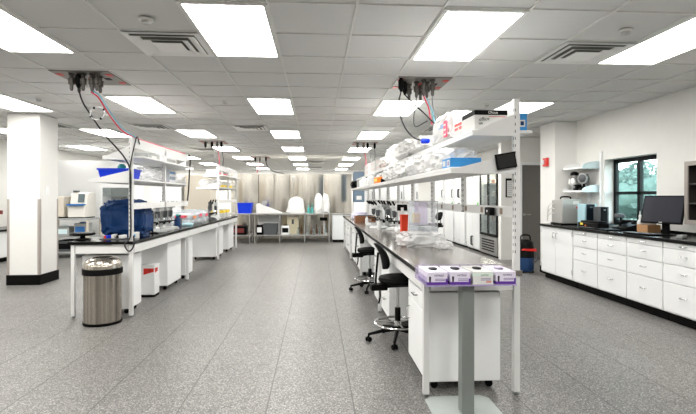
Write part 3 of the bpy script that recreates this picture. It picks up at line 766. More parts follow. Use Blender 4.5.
softbag('plastic_wrap', 'small white plastic sleeve lying right of the clear heap on the bench', 'plastic wrap', 1.28, 4.62, BT, .14, .2, .07, FILM, 9, .3, 3)
t = thing('sharps_bin', 'orange-red tall bin beside the acrylic box on the right bench', 'bin', (1.19, 6.25, BT))
MB().prism([(-.04,0),(.04,0),(.048,.26),(-.048,.26)], 'y', -.06, .06).build('body', mat('orange_red', '#dd3a12', .45), t, bev=.006)
MB().box(-.052,.052,-.065,.065,.26,.275).build('lid', mat('orange_red', '#dd3a12'), t, bev=.004)
t = thing('meter', 'white bench meter with a tilted black display on a post, left of the acrylic box', 'instrument', (1.24, 6.62, BT))
MB().box(-.1,.1,-.12,.12,0,.06).build('base', WHITE, t, bev=.01)
MB().box(-.02,.02,.02,.06,.06,.36).build('post', WHITE, t)
MB().box(-.09,.09,-.02,.03,.30,.42,Matrix.Rotation(-.15,4,'X')).build('display_head', WHITE, t, bev=.008)
MB().box(-.075,.075,-.024,-.019,.315,.405,Matrix.Rotation(-.15,4,'X')).build('display', BLACK, t)
def scope(x, y, rz, l, body, z=None, group='microscopes on the right bench'):
    t = thing('microscope', l, 'microscope', (x, y, BT if z is None else z), rz, group)
    m = MB(); m.prism([(-.09,0),(.09,0),(.09,.03),(.05,.05),(-.06,.045),(-.09,.03)], 'y', -.13, .12); m.build('base', body, t, bev=.008)
    m = MB(); m.prism([(.06,.04),(.12,.04),(.12,.28),(.07,.34),(.02,.34),(.02,.30),(.06,.26)], 'z', -.03, .03)
    # the arm profile is drawn in (y,z)
    m.bm.free(); m = MB(); m.prism([(.06,.04),(.12,.04),(.12,.28),(.07,.345),(-.04,.345),(-.04,.30),(.04,.29),(.06,.25)], 'x', -.028, .028); m.build('arm', body, t, bev=.008)
    MB().box(-.07,.07,-.09,.06,.13,.145).build('stage', BLACK, t)
    m = MB(); m.lathe([(0,.20),(.03,.20),(.035,.24),(.035,.3),(0,.3)], (0,-.02,0), 16); m.build('nosepiece', DGREY, t)
    for a in (-.5, .5): MB().tube([(0,-.02,.21),(.05*a,-.03,.155)], .011, 8, r2=.007).build('objective', CHROME, t)
    MB().box(-.05,.05,-.09,.02,.345,.40).build('head', body, t, bev=.012)
    for s in (-.03, .03): MB().tube([(s,-.07,.38),(s,-.15,.44)], .015, 10).build('eyepiece', BLACK, t)
    for s in (-1, 1): MB().lathe([(0,0),(.022,0),(.022,.025),(0,.025)], (s*.028,.08,.11), 14, Matrix.Rotation(s*PI/2,3,'Y')).build('focus_knob', BLACK, t)
    return t
scope(1.22, 7.15, -.6, 'white microscope nearest the red bin on the right bench', WHITE)
scope(1.02, 7.55, -.9, 'white microscope second from the red bin, left edge of the group', WHITE)
scope(1.25, 8.0, -.5, 'grey microscope in the middle of the bench group', GREY)
scope(1.05, 8.35, -1.0, 'white microscope before the brown box, with black eyepieces', WHITE)
scope(1.28, 8.75, -.7, 'farthest grey microscope on the right bench, near the brown box', GREY)
for k, (x, y, r, h, l) in enumerate(((.98,7.2,.03,.16,'white plastic bottle at the front of the microscopes'), (.92,7.9,.028,.12,'short clear bottle at the bench front edge'), (1.32,7.35,.035,.2,'tall white bottle behind the nearest microscope'), (.95,8.7,.03,.15,'white bottle just right of the brown box'))):
    t = thing('bottle', l, 'bottle', (x, y, BT), group='bottles among the microscopes')
    MB().lathe([(0,0),(r,0),(r,h*.7),(r*.5,h*.85),(r*.5,h*.92),(0,h*.92)], n=18).build('body', WHITE if k != 1 else CLEAR, t)
    MB().lathe([(0,h*.92),(r*.55,h*.92),(r*.55,h*1.05),(0,h*1.05)], n=14).build('cap', GREY, t)
t = thing('cardboard_box', 'low brown box with open top on the far right bench', 'box', (.98, 9.35, BT))
m = MB(); m.box(-.2,.2,-.14,.14,0,.008); m.box(-.2,.2,-.14,-.132,.008,.13); m.box(-.2,.2,.132,.14,.008,.13); m.box(-.2,-.192,-.132,.132,.008,.13); m.box(.192,.2,-.132,.132,.008,.13); m.build('tray', BROWN, t)
MB().box(-.15,.15,-.1,.1,.008,.145).build('contents', DGREY, t)
softbag('plastic_bag', 'pale lilac plastic bag on the far end of the right bench', 'bag', 1.0, 10.6, BT, .36, .4, .16, mat('lilac_film', '#dcd8ea', .4), 12)
softbag('plastic_bag', 'white paper pile near the far end of the right bench', 'bag', 1.1, 11.6, BT, .4, .5, .12, BAG, 13)
t = thing('power_meter', 'small black box clipped on the rail near the right bench post', 'device', (1.385, 3.62, 1.285))
MB().box(-.03,.012,-.07,.05,-.035,.03).build('housing', BLACK, t, bev=.008)
MB().lathe([(0,0),(.01,0),(.01,.003),(0,.003)], (-.03,-.01,0), 12, Matrix.Rotation(-PI/2,3,'Y')).build('light', WHITE, t)

# ------------------------------------------------------------------ things on the right shelves
S1, S2 = 1.6075, 1.8745
t = thing('tablet', 'flat black tablet tilted against the near end of the lower right shelf', 'tablet', (1.325, 3.175, 1.65))
R = Matrix.Rotation(.17, 4, 'Y')
MB().box(-.072,.072,-.014,.008,-.055,.055,Matrix.Rotation(-.17,4,'Y')).build('case', BLACK, t, bev=.004)
MB().box(-.062,.062,-.0152,-.0138,-.045,.045,Matrix.Rotation(-.17,4,'Y')).build('screen', mat('screen_black', '#0b0b0c', .3), t)
t = thing('carton', 'white carton with a black band of lettering on the upper right shelf', 'box', (1.255, 3.255, S2))
MB().box(-.125,.115,0,.30,0,.145).build('carton', CARD, t, bev=.002)
MB().box(-.1256,.1156,-.0008,.28,.110,.1446).build('black_band', BLACK, t)
text('Ohaus', .027, (.01,-.0014,.1275), FRONT, CARD, t)
text('office', .036, (-.055,-.0012,.080), (PI/2,-.12,0), BLACK, t, 'handwriting')
text('lab', .026, (-.08,-.0012,.050), (PI/2,-.12,0), BLACK, t, 'handwriting')
MB().box(-.02,.1,-.0008,0,.096,.100).build('red_line', RED, t)
t = thing('carton', 'blue carton standing right of the post top on the right shelf', 'box', (1.478, 3.30, S2))
MB().box(-.05,.06,0,.22,0,.135).build('carton', SKYB, t, bev=.002)
MB().box(.0,.045,-.0008,0,.035,.085).build('white_patch', CARD, t)
MB().box(.01,.036,-.0014,-.0008,.045,.075).build('dark_patch', NAVY, t)
t = thing('carton', 'flat blue carton with white patches on the lower right shelf', 'box', (1.08, 3.31, S1))
MB().box(-.11,.12,0,.22,0,.075).build('carton', SKYB, t, bev=.002)
MB().box(-.1108,-.11,.02,.09,.012,.06).build('white_patch', CARD, t); MB().box(-.1108,-.11,.13,.2,.02,.06).build('white_patch', CARD, t)
MB().box(-.1112,-.1106,.04,.07,.02,.05).build('violet_print', PURPLE, t)
t = thing('glove_pack', 'soft white pack with two red stripes next to the white carton', 'pack', (1.25, 3.70, S2))
MB().soft((0,0,0), .22, .26, .13, .06, 2, 21, 4, .5).build('wrap', BAG, t)
m = MB()
for k in range(2): m.box(-.114,-.108,-.14,.06,.06+k*.034,.08+k*.034)
m.build('red_stripe', RED, t)
t = thing('plastic_bag', 'big bulging white bag with red and blue print on the upper right shelf', 'bag', (1.26, 4.18, S2), group='bags on the right bench shelves')
MB().soft((0,0,0), .27, .62, .27, .15, 2.4, 31, 5, .6).build('film', BAG, t)
m = MB(); m.box(-.150,-.138,-.26,-.18,.04,.18); m.build('red_print', PINK, t)
m = MB(); m.box(-.150,-.142,-.15,.0,.13,.165); m.build('blue_print', mat('blue_print', '#8fa4c9', .5), t)
for k in range(3): MB().box(-.151,-.141,-.25,-.19,.055+k*.042,.068+k*.042).build('print_gap', BAG, t)
UP = [('loose white plastic bag beyond the printed bag on the upper right shelf', 1.22, 5.05, .3, .6, .17, BAG), ('crumpled white bag, third along the upper right shelf', 1.2, 5.85, .32, .8, .22, BAG), ('tall white plastic bag, fourth along the upper right shelf', 1.22, 6.75, .32, .8, .26, FILM), ('white plastic bag, fifth along the upper right shelf', 1.22, 7.6, .3, .7, .17, BAG)]
for i, (l, x, y, sx, sy, sz, mm) in enumerate(UP): softbag('plastic_bag', l, 'bag', x, y, S2, sx, sy, sz, mm, 40+i, .22, 2.8, 'bags on the right bench shelves', .7)
for i, (y, L, h, l) in enumerate(((8.45, .7, .2, 'white carton with red dots on the upper right shelf, nearest of three'), (9.35, .8, .22, 'white carton with red dots, middle of three on the upper right shelf'), (10.4, .9, .24, 'white carton with red dots, farthest on the upper right shelf'))):
    t = thing('sample_carton', l, 'box', (1.26, y, S2), group='dotted white cartons on the upper right shelf')
    MB().box(-.13,.12,-L/2,L/2,0,h).build('carton', CARD, t, bev=.004)
    for k in range(5): MB().box(-.1312,-.13,-L/2+.1+k*.12,-L/2+.135+k*.12,.05+.11*(k % 2),.08+.11*(k % 2)).build('red_dot', PINK, t)
LOW = [('see-through plastic bag of crumpled film on the lower right shelf, nearest', 1.14, 3.98, .34, .75, .19, FILM), ('see-through plastic bag on the lower right shelf beneath the printed bag', 1.14, 4.72, .36, .72, .20, FILM), ('white bag heaped on the lower right shelf, past the clear bags', 1.15, 5.5, .38, .8, .2, BAG), ('white lumpy bag on the lower right shelf before the orange pack', 1.15, 6.35, .38, .8, .2, BAG), ('white bag with a dark knot, behind the orange pack on the lower shelf', 1.22, 8.0, .3, .7, .2, BAG)]
for i, (l, x, y, sx, sy, sz, mm) in enumerate(LOW): softbag('plastic_bag', l, 'bag', x, y, S1, sx, sy, sz, mm, 60+i, .22, 3, 'bags on the right bench shelves', .7)
o = MB().soft((0,0,0), .07,.06,.06,.2,3,77,3).build('tape_roll', BLACK, loc=(1.0, 6.90, S1)); tag(o, 'small black knotted lump between white bags on the lower right shelf', 'lump')
t = thing('label_pack', 'orange and yellow pack lying on the lower right shelf', 'pack', (1.02, 7.42, S1))
MB().box(-.07,.07,-.22,.22,.0,.10).build('pack', ORANGE, t, bev=.01)
MB().box(-.072,.06,-.18,.16,.035,.075).build('yellow_band', YELLOW, t)
for i, (y, l) in enumerate(((8.85, 'white plastic jug on the lower right shelf, nearest of three'), (9.6, 'white plastic jug, middle of three on the lower right shelf'), (10.4, 'white plastic jug, farthest of three on the lower right shelf'))):
    t = thing('jug', l, 'jug', (1.10, y, S1), group='white jugs on the lower right shelf')
    MB().box(-.12,.12,-.14,.14,0,.17).build('body', WHITE, t, bev=.03, seg=3)
    MB().lathe([(0,.168),(.03,.168),(.03,.2),(0,.2)], (-.05,0,0), 16).build('cap', BLACK if i == 1 else WHITE, t)
    MB().tube([(.09,0,.165),(.09,0,.2),(0,0,.2),(0,0,.165)], .012, 8, smooth=4).build('handle', WHITE, t)
t = thing('carton', 'pale grey carton near the far end of the lower right shelf', 'box', (1.12, 11.1, S1))
MB().box(-.13,.13,-.2,.2,0,.16).build('carton', GREY, t, bev=.003); MB().box(-.02,.02,-.2008,.2008,-.0,.1608).build('tape', CARD, t)
softbag('black_bag', 'black bag at the far end of the lower right shelf', 'bag', 1.08, 12.25, S1, .30, .4, .2, FABBLK, 81, .2)

# ------------------------------------------------------------------ things on the left bench
t = thing('balance', 'black round platform on a pedestal at the near left bench corner', 'instrument', (-2.80, 5.79, BT))
MB().lathe([(0,0),(.09,0),(.095,.008),(.09,.016),(.03,.022),(.025,.05),(0,.05)], n=28).build('base', BLACK, t)
MB().lathe([(0,.05),(.10,.05),(.135,.06),(.14,.072),(.13,.085),(0,.088)], n=36).build('platform', BLACK, t)
m = MB(); m.lathe([(0,0),(.012,0),(.012,.006),(0,.006)], (.1,-.03,.012), 10); m.build('foot', GREY, t)
t = thing('instrument_cover', 'large dark blue fabric cover draped over a box on the left bench', 'cover', (-2.49, 6.32, BT))
m = MB(); m.soft((0,0,0), .48, .44, .44, .24, 2.4, 94, 5, .5); m.build('cover', NAVY, t, ang=60)
MB().box(.17,.25,-.285,-.275,.0,.07).build('white_tag', CARD, t)
t = thing('tool_tray', 'small tray of white, red and blue tools in front of the blue cover', 'tray', (-2.46, 5.86, BT))
MB().box(-.14,.14,-.09,.09,0,.012).build('tray', DGREY, t, bev=.003)
for k, (mm, a) in enumerate(((RED,.3),(BLUE,-.4),(CARD,.1),(BLACK,.6),(CARD,-.2))):
    M = Matrix.Translation((-.1+k*.05,.0,.012)) @ Matrix.Rotation(a,4,'Z'); MB().box(-.018,.018,-.06,.06,0,.03+.008*(k%3),M).build('tool', mm, t, bev=.004)
t = thing('carton', 'small white box behind the tools on the left bench', 'box', (-2.27, 5.98, BT))
MB().box(-.05,.05,-.04,.04,0,.075).build('carton', CARD, t, bev=.002); MB().box(-.03,.03,-.0406,-.04,.02,.05).build('blue_print', SKYB, t)
t = thing('pipette_stand', 'black slanted pipettes on a stand right of the blue cover', 'pipette stand', (-2.30, 6.72, BT))
MB().lathe([(0,0),(.08,0),(.08,.012),(.012,.02),(.012,.26),(0,.26)], n=20).build('stand', BLACK, t)
for k in range(4):
    a = k*PI/2+.4; c, s = math.cos(a), math.sin(a); MB().tube([(.05*c,.05*s,.27),(.075*c,.075*s,.16),(.11*c,.11*s,.04)], .013, 8, r2=.004).build('pipette', DGREY if k % 2 else GREY, t)
scope(-2.33, 6.98, .9, 'grey metal microscope nearest the blue cover on the left bench', mat('scope_silver', '#c4c5c4', .35, .3), group='microscopes on the left bench')
scope(-2.32, 7.28, .9, 'grey metal microscope second from the blue cover', mat('scope_silver', '#c4c5c4', .35, .3), group='microscopes on the left bench')
scope(-2.33, 7.58, .9, 'grey metal microscope third from the blue cover', mat('scope_silver', '#c4c5c4', .35, .3), group='microscopes on the left bench')
for k, (x, y, r, h, bm_, cm, l) in enumerate(((-2.33,8.0,.05,.22,NAVY,TEAL,'dark blue bottle with teal cap beside the left bench post'), (-2.5,8.05,.045,.26,WHITE,GREEN,'white bottle with green cap on the left bench'), (-2.36,8.22,.04,.2,DGREY,BLACK,'dark bottle beyond the teal-capped bottle'), (-2.56,7.98,.04,.2,WHITE,YELLOW,'white bottle with yellow cap behind the microscopes'), (-2.3,8.38,.04,.18,CLEAR,RED,'clear bottle with red cap beside the pink-labelled racks'))):
    t = thing('bottle', l, 'bottle', (x, y, BT), group='bottles on the left bench')
    MB().lathe([(0,0),(r,0),(r,h*.62),(r*.45,h*.8),(r*.45,h*.88),(0,h*.88)], n=20).build('body', bm_, t)
    MB().lathe([(0,h*.88),(r*.6,h*.88),(r*.6,h*1.02),(0,h*1.02)], n=16).build('cap', cm, t)
for k, (y, h, l) in enumerate(((8.72,.24,'clear plastic rack with pink labels on the middle left bench, nearest'), (9.18,.27,'clear plastic rack with pink labels, second of three'), (9.66,.25,'clear plastic rack with pink labels, farthest of three'))):
    t = thing('tip_rack', l, 'rack', (-2.43, y, BT), group='clear racks on the middle left bench')
    m = MB(); m.box(-.2,.2,-.19,.19,0,.01); m.box(-.2,-.192,-.19,.19,.01,h); m.box(.192,.2,-.19,.19,.01,h); m.box(-.192,.192,-.19,-.182,.01,h); m.box(-.192,.192,.182,.19,.01,h); m.build('case', CLEAR, t)
    for j in range(2): MB().soft((0,0,.012+j*.1), .33,.32,.09,.15,3,100+k*3+j,3).build('sleeve', BAG, t)
    MB().box(-.1,.1,-.1912,-.19,h*.55,h*.75).build('pink_label', PINK, t); MB().box(.2,.2012,-.1,.1,h*.5,h*.7).build('orange_label', ORANGE if k == 0 else PINK, t)
o = MB().soft((0,0,0), .2,.16,.05,.2,3,120,3).build('glove', mat('pale_blue_glove', '#bfe6ee', .5), loc=(-2.3, 8.53-.1+.02, BT+.0)); tag(o, 'pale blue rubber glove lying on the left bench', 'glove')
scope(-2.40, 10.75, .5, 'dark microscope at the near end of the far left bench', DGREY, group='microscopes on the far left bench')
scope(-2.38, 11.2, .5, 'white and dark microscope in the middle of the far left bench', WHITE, group='microscopes on the far left bench')
for k, (y, l) in enumerate(((11.6,'white carton with yellow label on the far left bench, nearer'), (12.1,'white carton with yellow label on the far left bench, farther'))):
    t = thing('carton', l, 'box', (-2.40, y, BT), group='yellow-labelled cartons on the far left bench')
    MB().box(-.16,.16,-.15,.15,0,.2).build('carton', CARD, t, bev=.003); MB().box(-.161,.161,-.151,.151,.12,.19).build('yellow_label', YELLOW, t)

# left bench shelves
def bin_open(name, l, x, y, z, sx, sy, h, mm, group=None, cat='bin'):
    t = thing(name, l, cat, (x, y, z), group=group)
    m = MB(); a, b = sx/2, sy/2; w = .008; k = .88
    outer = [(-a*k,-b*k,0),(a*k,-b*k,0),(a*k,b*k,0),(-a*k,b*k,0)]; top = [(-a,-b,h),(a,-b,h),(a,b,h),(-a,b,h)]
    ti = [(-a+w,-b+w,h),(a-w,-b+w,h),(a-w,b-w,h),(-a+w,b-w,h)]; bi = [(-a*k+w,-b*k+w,w),(a*k-w,-b*k+w,w),(a*k-w,b*k-w,w),(-a*k+w,b*k-w,w)]
    m.loft([[Vector(p) for p in r] for r in (outer, top, ti, bi)]); m.build('tub', mm, t)
    m = MB(); a += .008; b += .008
    for q in ((-a,a,-b,-b+.016),(-a,a,b-.016,b),(-a,-a+.016,-b+.016,b-.016),(a-.016,a,-b+.016,b-.016)): m.box(*q, h-.018, h+.003)
    m.build('rim', mm, t); return t
bin_open('storage_bin', 'bright blue plastic bin on the lower shelf of the left bench', -2.42, 5.93, S1, .36, .40, .128, BLUE)
t = thing('bottle', 'teal lidded pot standing inside the shelf bin on the left bench', 'bottle', (-2.40, 5.93, S1+.01))
MB().lathe([(0,0),(.05,0),(.05,.15),(.04,.17),(0,.17)], n=18).build('body', TEAL, t); MB().lathe([(0,.17),(.03,.17),(.03,.185),(0,.185)], n=14).build('cap', TEAL, t)
softbag('plastic_bag', 'clear plastic bag on the lower left shelf behind the blue bin', 'bag', -2.44, 6.75, S1, .40, .7, .19, FILM, 131, .25, 3, 'bags on the left bench shelves', .7)
for k in range(4):
    t = thing('binder', ['white and blue striped binder, nearest of four on the left shelf', 'white and blue striped binder, second of four on the left shelf', 'white and blue striped binder, third of four on the left shelf', 'white and blue striped binder, farthest of four on the left shelf'][k], 'binder', (-2.42, 7.26+k*.075, S1), group='binders on the lower left shelf')
    MB().box(-.2,.2,-.033,.033,0,.21).build('cover', CARD if k % 2 else mat('binder_grey', '#c8ccd4', .5), t, bev=.004)
    MB().box(.2,.2012,-.028,.028,.05,.10).build('spine_label', SLATE, t); MB().box(.2,.2012,-.028,.028,.14,.17).build('spine_label', SKYB, t)
softbag('plastic_bag', 'white bag at the far end of the lower left shelf', 'bag', -2.42, 7.72, S1, .3, .26, .16, BAG, 133, .2, 3, 'bags on the left bench shelves', .7)
t = thing('carton', 'grey carton on the upper shelf of the near left bench', 'box', (-2.34, 6.55, S2))
MB().box(-.1,.12,-.24,.24,0,.11).build('carton', GREY, t, bev=.003); MB().box(.12,.1208,-.1,.1,.03,.08).build('label', CARD, t)
t = thing('carton', 'white carton on the upper left shelf beyond the mid upright', 'box', (-2.34, 7.3, S2))
MB().box(-.1,.12,-.28,.28,0,.12).build('carton', CARD, t, bev=.003); MB().box(.12,.1208,-.2,.2,.03,.09).build('label', GREY, t)
softbag('plastic_bag', 'clear bag on the far left bench lower shelf, nearer', 'bag', -2.42, 10.85, S1, .4, .6, .18, FILM, 135, .2, 3, 'bags on the left bench shelves', .7)
for k in range(3):
    t = thing('carton', ['yellow and white carton, nearest of three on the far left shelf', 'yellow and white carton, middle of three on the far left shelf', 'yellow and white carton, farthest of three on the far left shelf'][k], 'box', (-2.42, 11.5+k*.42, S1), group='yellow cartons on the far left shelf')
    MB().box(-.18,.2,-.17,.17,0,.15).build('carton', CARD, t, bev=.003); MB().box(-.181,.201,-.171,.171,.02,.07).build('yellow_band', YELLOW, t)
for k, (y, L) in enumerate(((10.85,.5),(11.6,.7))):
    t = thing('carton', ('white carton with red print on the far upper left shelf, nearer', 'white carton with red print on the far upper left shelf, farther')[k], 'box', (-2.34, y, S2), group='red-printed cartons on the far left shelf')
    MB().box(-.12,.12,-L/2,L/2,0,.13).build('carton', CARD, t, bev=.003); MB().box(.12,.1212,-L*.4,L*.4,.04,.08).build('red_print', PINK, t)

# ------------------------------------------------------------------ cords hanging from the ceiling panels
def cord(name, l, pts, r, mm, group='cords from the ceiling panels'):
    return tag(MB().tube(pts, r, 8, smooth=8).build(name, mm, ang=80), l, 'cord', group)
cord('hanging_cable', 'thick black cord hanging from the left ceiling panel down the bench post', [(-2.515,5.11,2.55),(-2.49,5.15,2.41),(-2.44,5.25,2.27),(-2.36,5.35,2.1),(-2.27,5.45,1.96),(-2.19,5.49,1.84),(-2.14,5.52,1.69),(-2.14,5.525,1.36),(-2.14,5.525,.95),(-2.20,5.515,.85),(-2.15,5.505,.77),(-2.10,5.515,.83),(-2.10,5.52,.95)], .009, CABLEB)
cord('hanging_cable', 'short black cord looping over the top of the left bench post', [(-2.12,5.75,2.03),(-2.10,5.62,2.105),(-2.095,5.53,2.0),(-2.125,5.525,1.85),(-2.145,5.525,1.71),(-2.145,5.525,1.45)], .0075, CABLEB)
LR = [(-2.43,5.21,2.53),(-2.35,5.2,2.47),(-2.31,5.3,2.35),(-2.29,5.45,2.25),(-2.24,5.55,2.16),(-2.15,5.65,2.099),(-2.145,6.3,2.094),(-2.145,7.1,2.094),(-2.145,7.8,2.10)]
cord('air_hose', 'red air line from the left ceiling panel running along the bench top rail', LR, .008, CABLER)
cord('air_hose', 'pale cyan air line beside the red one at the left ceiling panel', [(x+.02, y, z+.015 if i < 5 else z) for i, (x, y, z) in enumerate(LR[:6])], .007, CABLEC)
t = tag(MB().ring((-2.36,5.2,2.30), .075, .006, 32, 6, Matrix.Rotation(1.3,3,'X')).build('hose_coil', FILM), 'clear coiled hose hanging under the left ceiling panel', 'hose')
for k in range(4):
    a = k*PI/2+.6; MB().soft((-2.36+.075*math.cos(a), 5.2+.02*math.sin(a), 2.30-.012+.073*math.sin(a)), .022,.022,.024,.02,2,1,2).build('clip', BLACK, t)
cord('hanging_cable', 'dark cord running down the end upright of the near left bench', [(-2.13,7.95,2.10),(-2.11,7.97,2.0),(-2.125,7.97,1.8),(-2.14,7.97,1.5),(-2.15,7.93,1.3)], .012, CABLEB)
cord('hanging_cable', 'leftmost black cord sagging from the right ceiling panel', [(.93,5.06,2.55),(.905,5.05,2.43),(.90,4.9,2.24),(.93,4.75,2.09),(.99,4.67,2.0),(1.06,4.60,1.96)], .0075, CABLEB)
t = tag(MB().lathe([(0,-.04),(.022,-.04),(.026,-.03),(.026,.03),(.018,.045),(0,.045)], (1.085,4.585,1.955), 16, Matrix.Rotation(PI/2,3,'Y')).build('plug', BLUE), 'bright blue plug at the end of the leftmost right cord', 'plug')
cord('hanging_cable', 'black cord arching from the right ceiling panel onto the printed bag', [(1.0,5.20,2.55),(1.03,5.15,2.50),(1.09,5.0,2.38),(1.15,4.9,2.29),(1.22,4.75,2.16)], .0075, CABLEB)
cord('air_hose', 'red air line dropping from the right ceiling panel', [(1.195,5.11,2.52),(1.22,5.12,2.47),(1.235,5.05,2.38),(1.235,5.0,2.3),(1.21,4.8,2.16)], .008, CABLER)
cord('air_hose', 'pale cyan air line dropping from the right ceiling panel', [(1.255,5.21,2.52),(1.26,5.15,2.45),(1.26,5.0,2.34),(1.24,4.78,2.15)], .007, CABLEC)
cord('hanging_cable', 'grey cord dropping behind the red line from the right ceiling panel', [(1.295,5.11,2.52),(1.29,5.1,2.46),(1.28,5.0,2.34),(1.27,4.75,2.15)], .008, CABLEG)
cord('hanging_cable', 'thin dark loop of cord under the right ceiling panel', [(1.135,5.21,2.52),(1.12,5.2,2.42),(1.06,5.0,2.24),(1.04,4.8,2.13),(1.10,4.55,2.15)], .006, DGREY)
for k, (x0, x1, mm, l) in enumerate(((-2.465,-2.33,CABLEG,'grey cord from the second left ceiling panel'), (-2.345,-2.25,CABLER,'red line from the second left ceiling panel'), (-2.245,-2.16,CABLEB,'black cord from the second left ceiling panel'))):
    cord('hanging_cable', l, [(x0,11.21,2.55),((x0+x1)/2,11.15,2.4),(x1,11.0,2.26),(x1+.03,10.8,2.10)], .008, mm)
for k, (x0, x1, mm, l) in enumerate(((1.145,1.18,CABLER,'red line from the second right ceiling panel'), (1.245,1.30,CABLEG,'grey cord from the second right ceiling panel'), (1.415,1.38,CABLEB,'black cord from the second right ceiling panel'))):
    cord('hanging_cable', l, [(x0,11.21,2.55),((x0+x1)/2+.02,11.15,2.4),(x1,11.0,2.28),(x1-.04,10.6,2.12)], .008, mm)
cord('hanging_cable', 'long black cord sagging from the farthest ceiling panel to the steel cabinets', [(-1.655,15.5,2.55),(-1.6,15.4,2.4),(-1.5,15.3,2.28),(-1.3,15.2,2.19),(-1.05,15.2,2.15)], .014, CABLEB)
cord('air_hose', 'red line hanging from the farthest ceiling panel', [(-1.855,15.5,2.52),(-1.87,15.4,2.4),(-1.9,15.3,2.27),(-1.92,15.25,2.16)], .012, CABLER)

# ------------------------------------------------------------------ far end: steel cabinets and work tables
def steel_cab(x0, x1, bulge, l, seam=True, handle=None):
    w = x1-x0; t = thing('steel_cabinet', l, 'cabinet', ((x0+x1)/2, 15.25, 0), group='tall steel cabinets at the far end')
    MB().box(-w/2+.005, w/2-.005, .12, .75, .0, 2.14).build('body', STEELD, t)
    n = 2 if seam else 1
    for k in range(n):
        a = -w/2+.006+k*w/n; b = -w/2-.006+(k+1)*w/n
        r = []
        for z in (.14, 2.13):
            q = []
            for i in range(25):
                u = i/24; q.append(Vector((a+(b-a)*u, -bulge*math.sin(PI*(u*(1/n)+k/n)), z)))
            q += [Vector((b,.119,z)), Vector((a,.119,z))]
            r.append(q)
        f = MB().loft(r).build('door', STEELD, t, ang=50)
        if handle is not None and k == n-1:
            for s in (0, .05):
                MB().tube([(handle+s,-bulge*.9-.0,1.45),(handle+s,-bulge-.06,1.47),(handle+s,-bulge-.06,2.02),(handle+s,-bulge*.9,2.04)], .012, 8).build('handle', ALU, f)
    return t
steel_cab(-2.75, -1.87, .14, 'leftmost tall steel cabinet, behind the blue bin on the far table', False)
steel_cab(-1.86, -.86, .10, 'second tall steel cabinet from the left, behind the white paper', True)
steel_cab(-.85, .24, .2, 'third tall steel cabinet, with a long double handle', False, -.45)
steel_cab(.25, 1.17, .2, 'rightmost tall steel cabinet at the far end', False)
def steel_table(x0, x1, xs, l):
    t = thing('work_table', l, 'table', ((x0+x1)/2, 13.98, 0), group='steel work tables at the far end')
    w = (x1-x0)/2; c = (x0+x1)/2
    MB().box(-w,w,0,.75,.86,.895).build('tabletop', ALU, t, bev=.004)
    MB().box(-w+.02,w-.02,.03,.72,.22,.25).build('lower_shelf', ALU, t)
    for x in xs:
        for y in (.04, .71):
            MB().tube([(x-c,y,0),(x-c,y,.86)], .02, 12).build('leg', ALU, t)
    return t
steel_table(-2.75, -1.91, (-2.72, -1.98), 'short steel work table at the far end, under the blue bin')
steel_table(-1.90, .43, (-1.83, -1.09, -.35, .39), 'long steel work table at the far end, carrying the white bags')
TT = .895
bin_open('storage_bin', 'bright blue plastic bin on the far steel table', -2.14, 14.25, TT, .42, .4, .31, BLUE)
t = thing('paper_heap', 'heap of white paper sheets sloping down on the far table', 'paper', (-1.45, 14.3, TT))
MB().prism([(-.35,0),(.42,0),(.40,.02),(-.05,.2),(-.3,.3),(-.35,.28)], 'y', -.2, .2).build('sheets', BAG, t, bev=.02)
MB().lathe([(0,-.2),(.07,-.2),(.07,.2),(0,.2)], (-.12,0,.31), 20, Matrix.Rotation(PI/2,3,'X')).build('roll', GREY, t)
for i, (x, sx, h, l) in enumerate(((-.62, .5, .40, 'wide white plastic bag on the far table'), (.07, .26, .50, 'tall white round-topped bag, left of the pair on the far table'), (.29, .24, .50, 'tall white round-topped bag, right of the pair on the far table'))):
    softbag('plastic_bag', l, 'bag', x, 14.3, TT, sx, .36, h*1.1, BAG, 150+i, .26, 2.2, 'white bags on the far table', (.45, .6, .6)[i], 4, .3)
for i, x in enumerate((-.23, -.13)):
    t = thing('wash_bottle', ('teal wash bottle, left of two on the far table', 'teal wash bottle, right of two on the far table')[i], 'bottle', (x, 14.15, TT), group='teal wash bottles')
    MB().lathe([(0,0),(.04,0),(.04,.14),(.02,.18),(.02,.2),(0,.2)], n=18).build('body', clear('teal_clear', '#8fe0da', .5, .2, '#6fd0cc'), t); MB().tube([(0,0,.2),(0,0,.28),(.05,0,.3)], .006, 6).build('spout', TEAL, t)
SH = .25
def eq(x, y, w, d, h, l, mm, m2, name='centrifuge', z=SH):
    t = thing(name, l, 'instrument', (x, y, z)); MB().box(-w/2,w/2,-d/2,d/2,0,h).build('housing', mm, t, bev=.015)
    MB().box(-w*.38,w*.38,-d/2-.006,-d/2,h*.25,h*.75).build('front_panel', m2, t); MB().lathe([(0,0),(w*.3,0),(w*.24,.02),(0,.025)], (0,0,h), 20).build('lid', m2, t)
eq(-2.35, 14.3, .5, .4, .26, 'dark red and black device under the short far table', BLACK, mat('dark_red', '#6d2320', .5), 'bath')
bin_open('storage_bin', 'grey plastic tub on the lower shelf of the far table', -1.38, 14.25, SH, .42, .42, .32, DGREY)
eq(-1.70, 14.25, .18, .34, .30, 'black and white appliance left of the grey tub', BLACK, WHITE)
eq(-.93, 14.25, .24, .34, .27, 'black and white appliance right of the grey tub', WHITE, BLACK)
t = thing('carton', 'cream box on the far lower shelf, standing behind the appliance', 'box', (-.72, 14.5, SH)); MB().box(-.18,.18,-.12,.12,0,.52).build('carton', CREAM, t, bev=.006); MB().box(-.03,.03,-.124,-.12,.3,.45).build('slot', DGREY, t)
t = thing('drawer_case', 'white drawer case on the lower shelf behind the grey tub', 'box', (-1.45, 14.58, SH)); MB().box(-.35,.33,-.1,.1,.0,.56).build('case', WHITE, t, bev=.006); MB().box(-.32,.30,-.106,-.1,.36,.54).build('drawer', CARD, t)
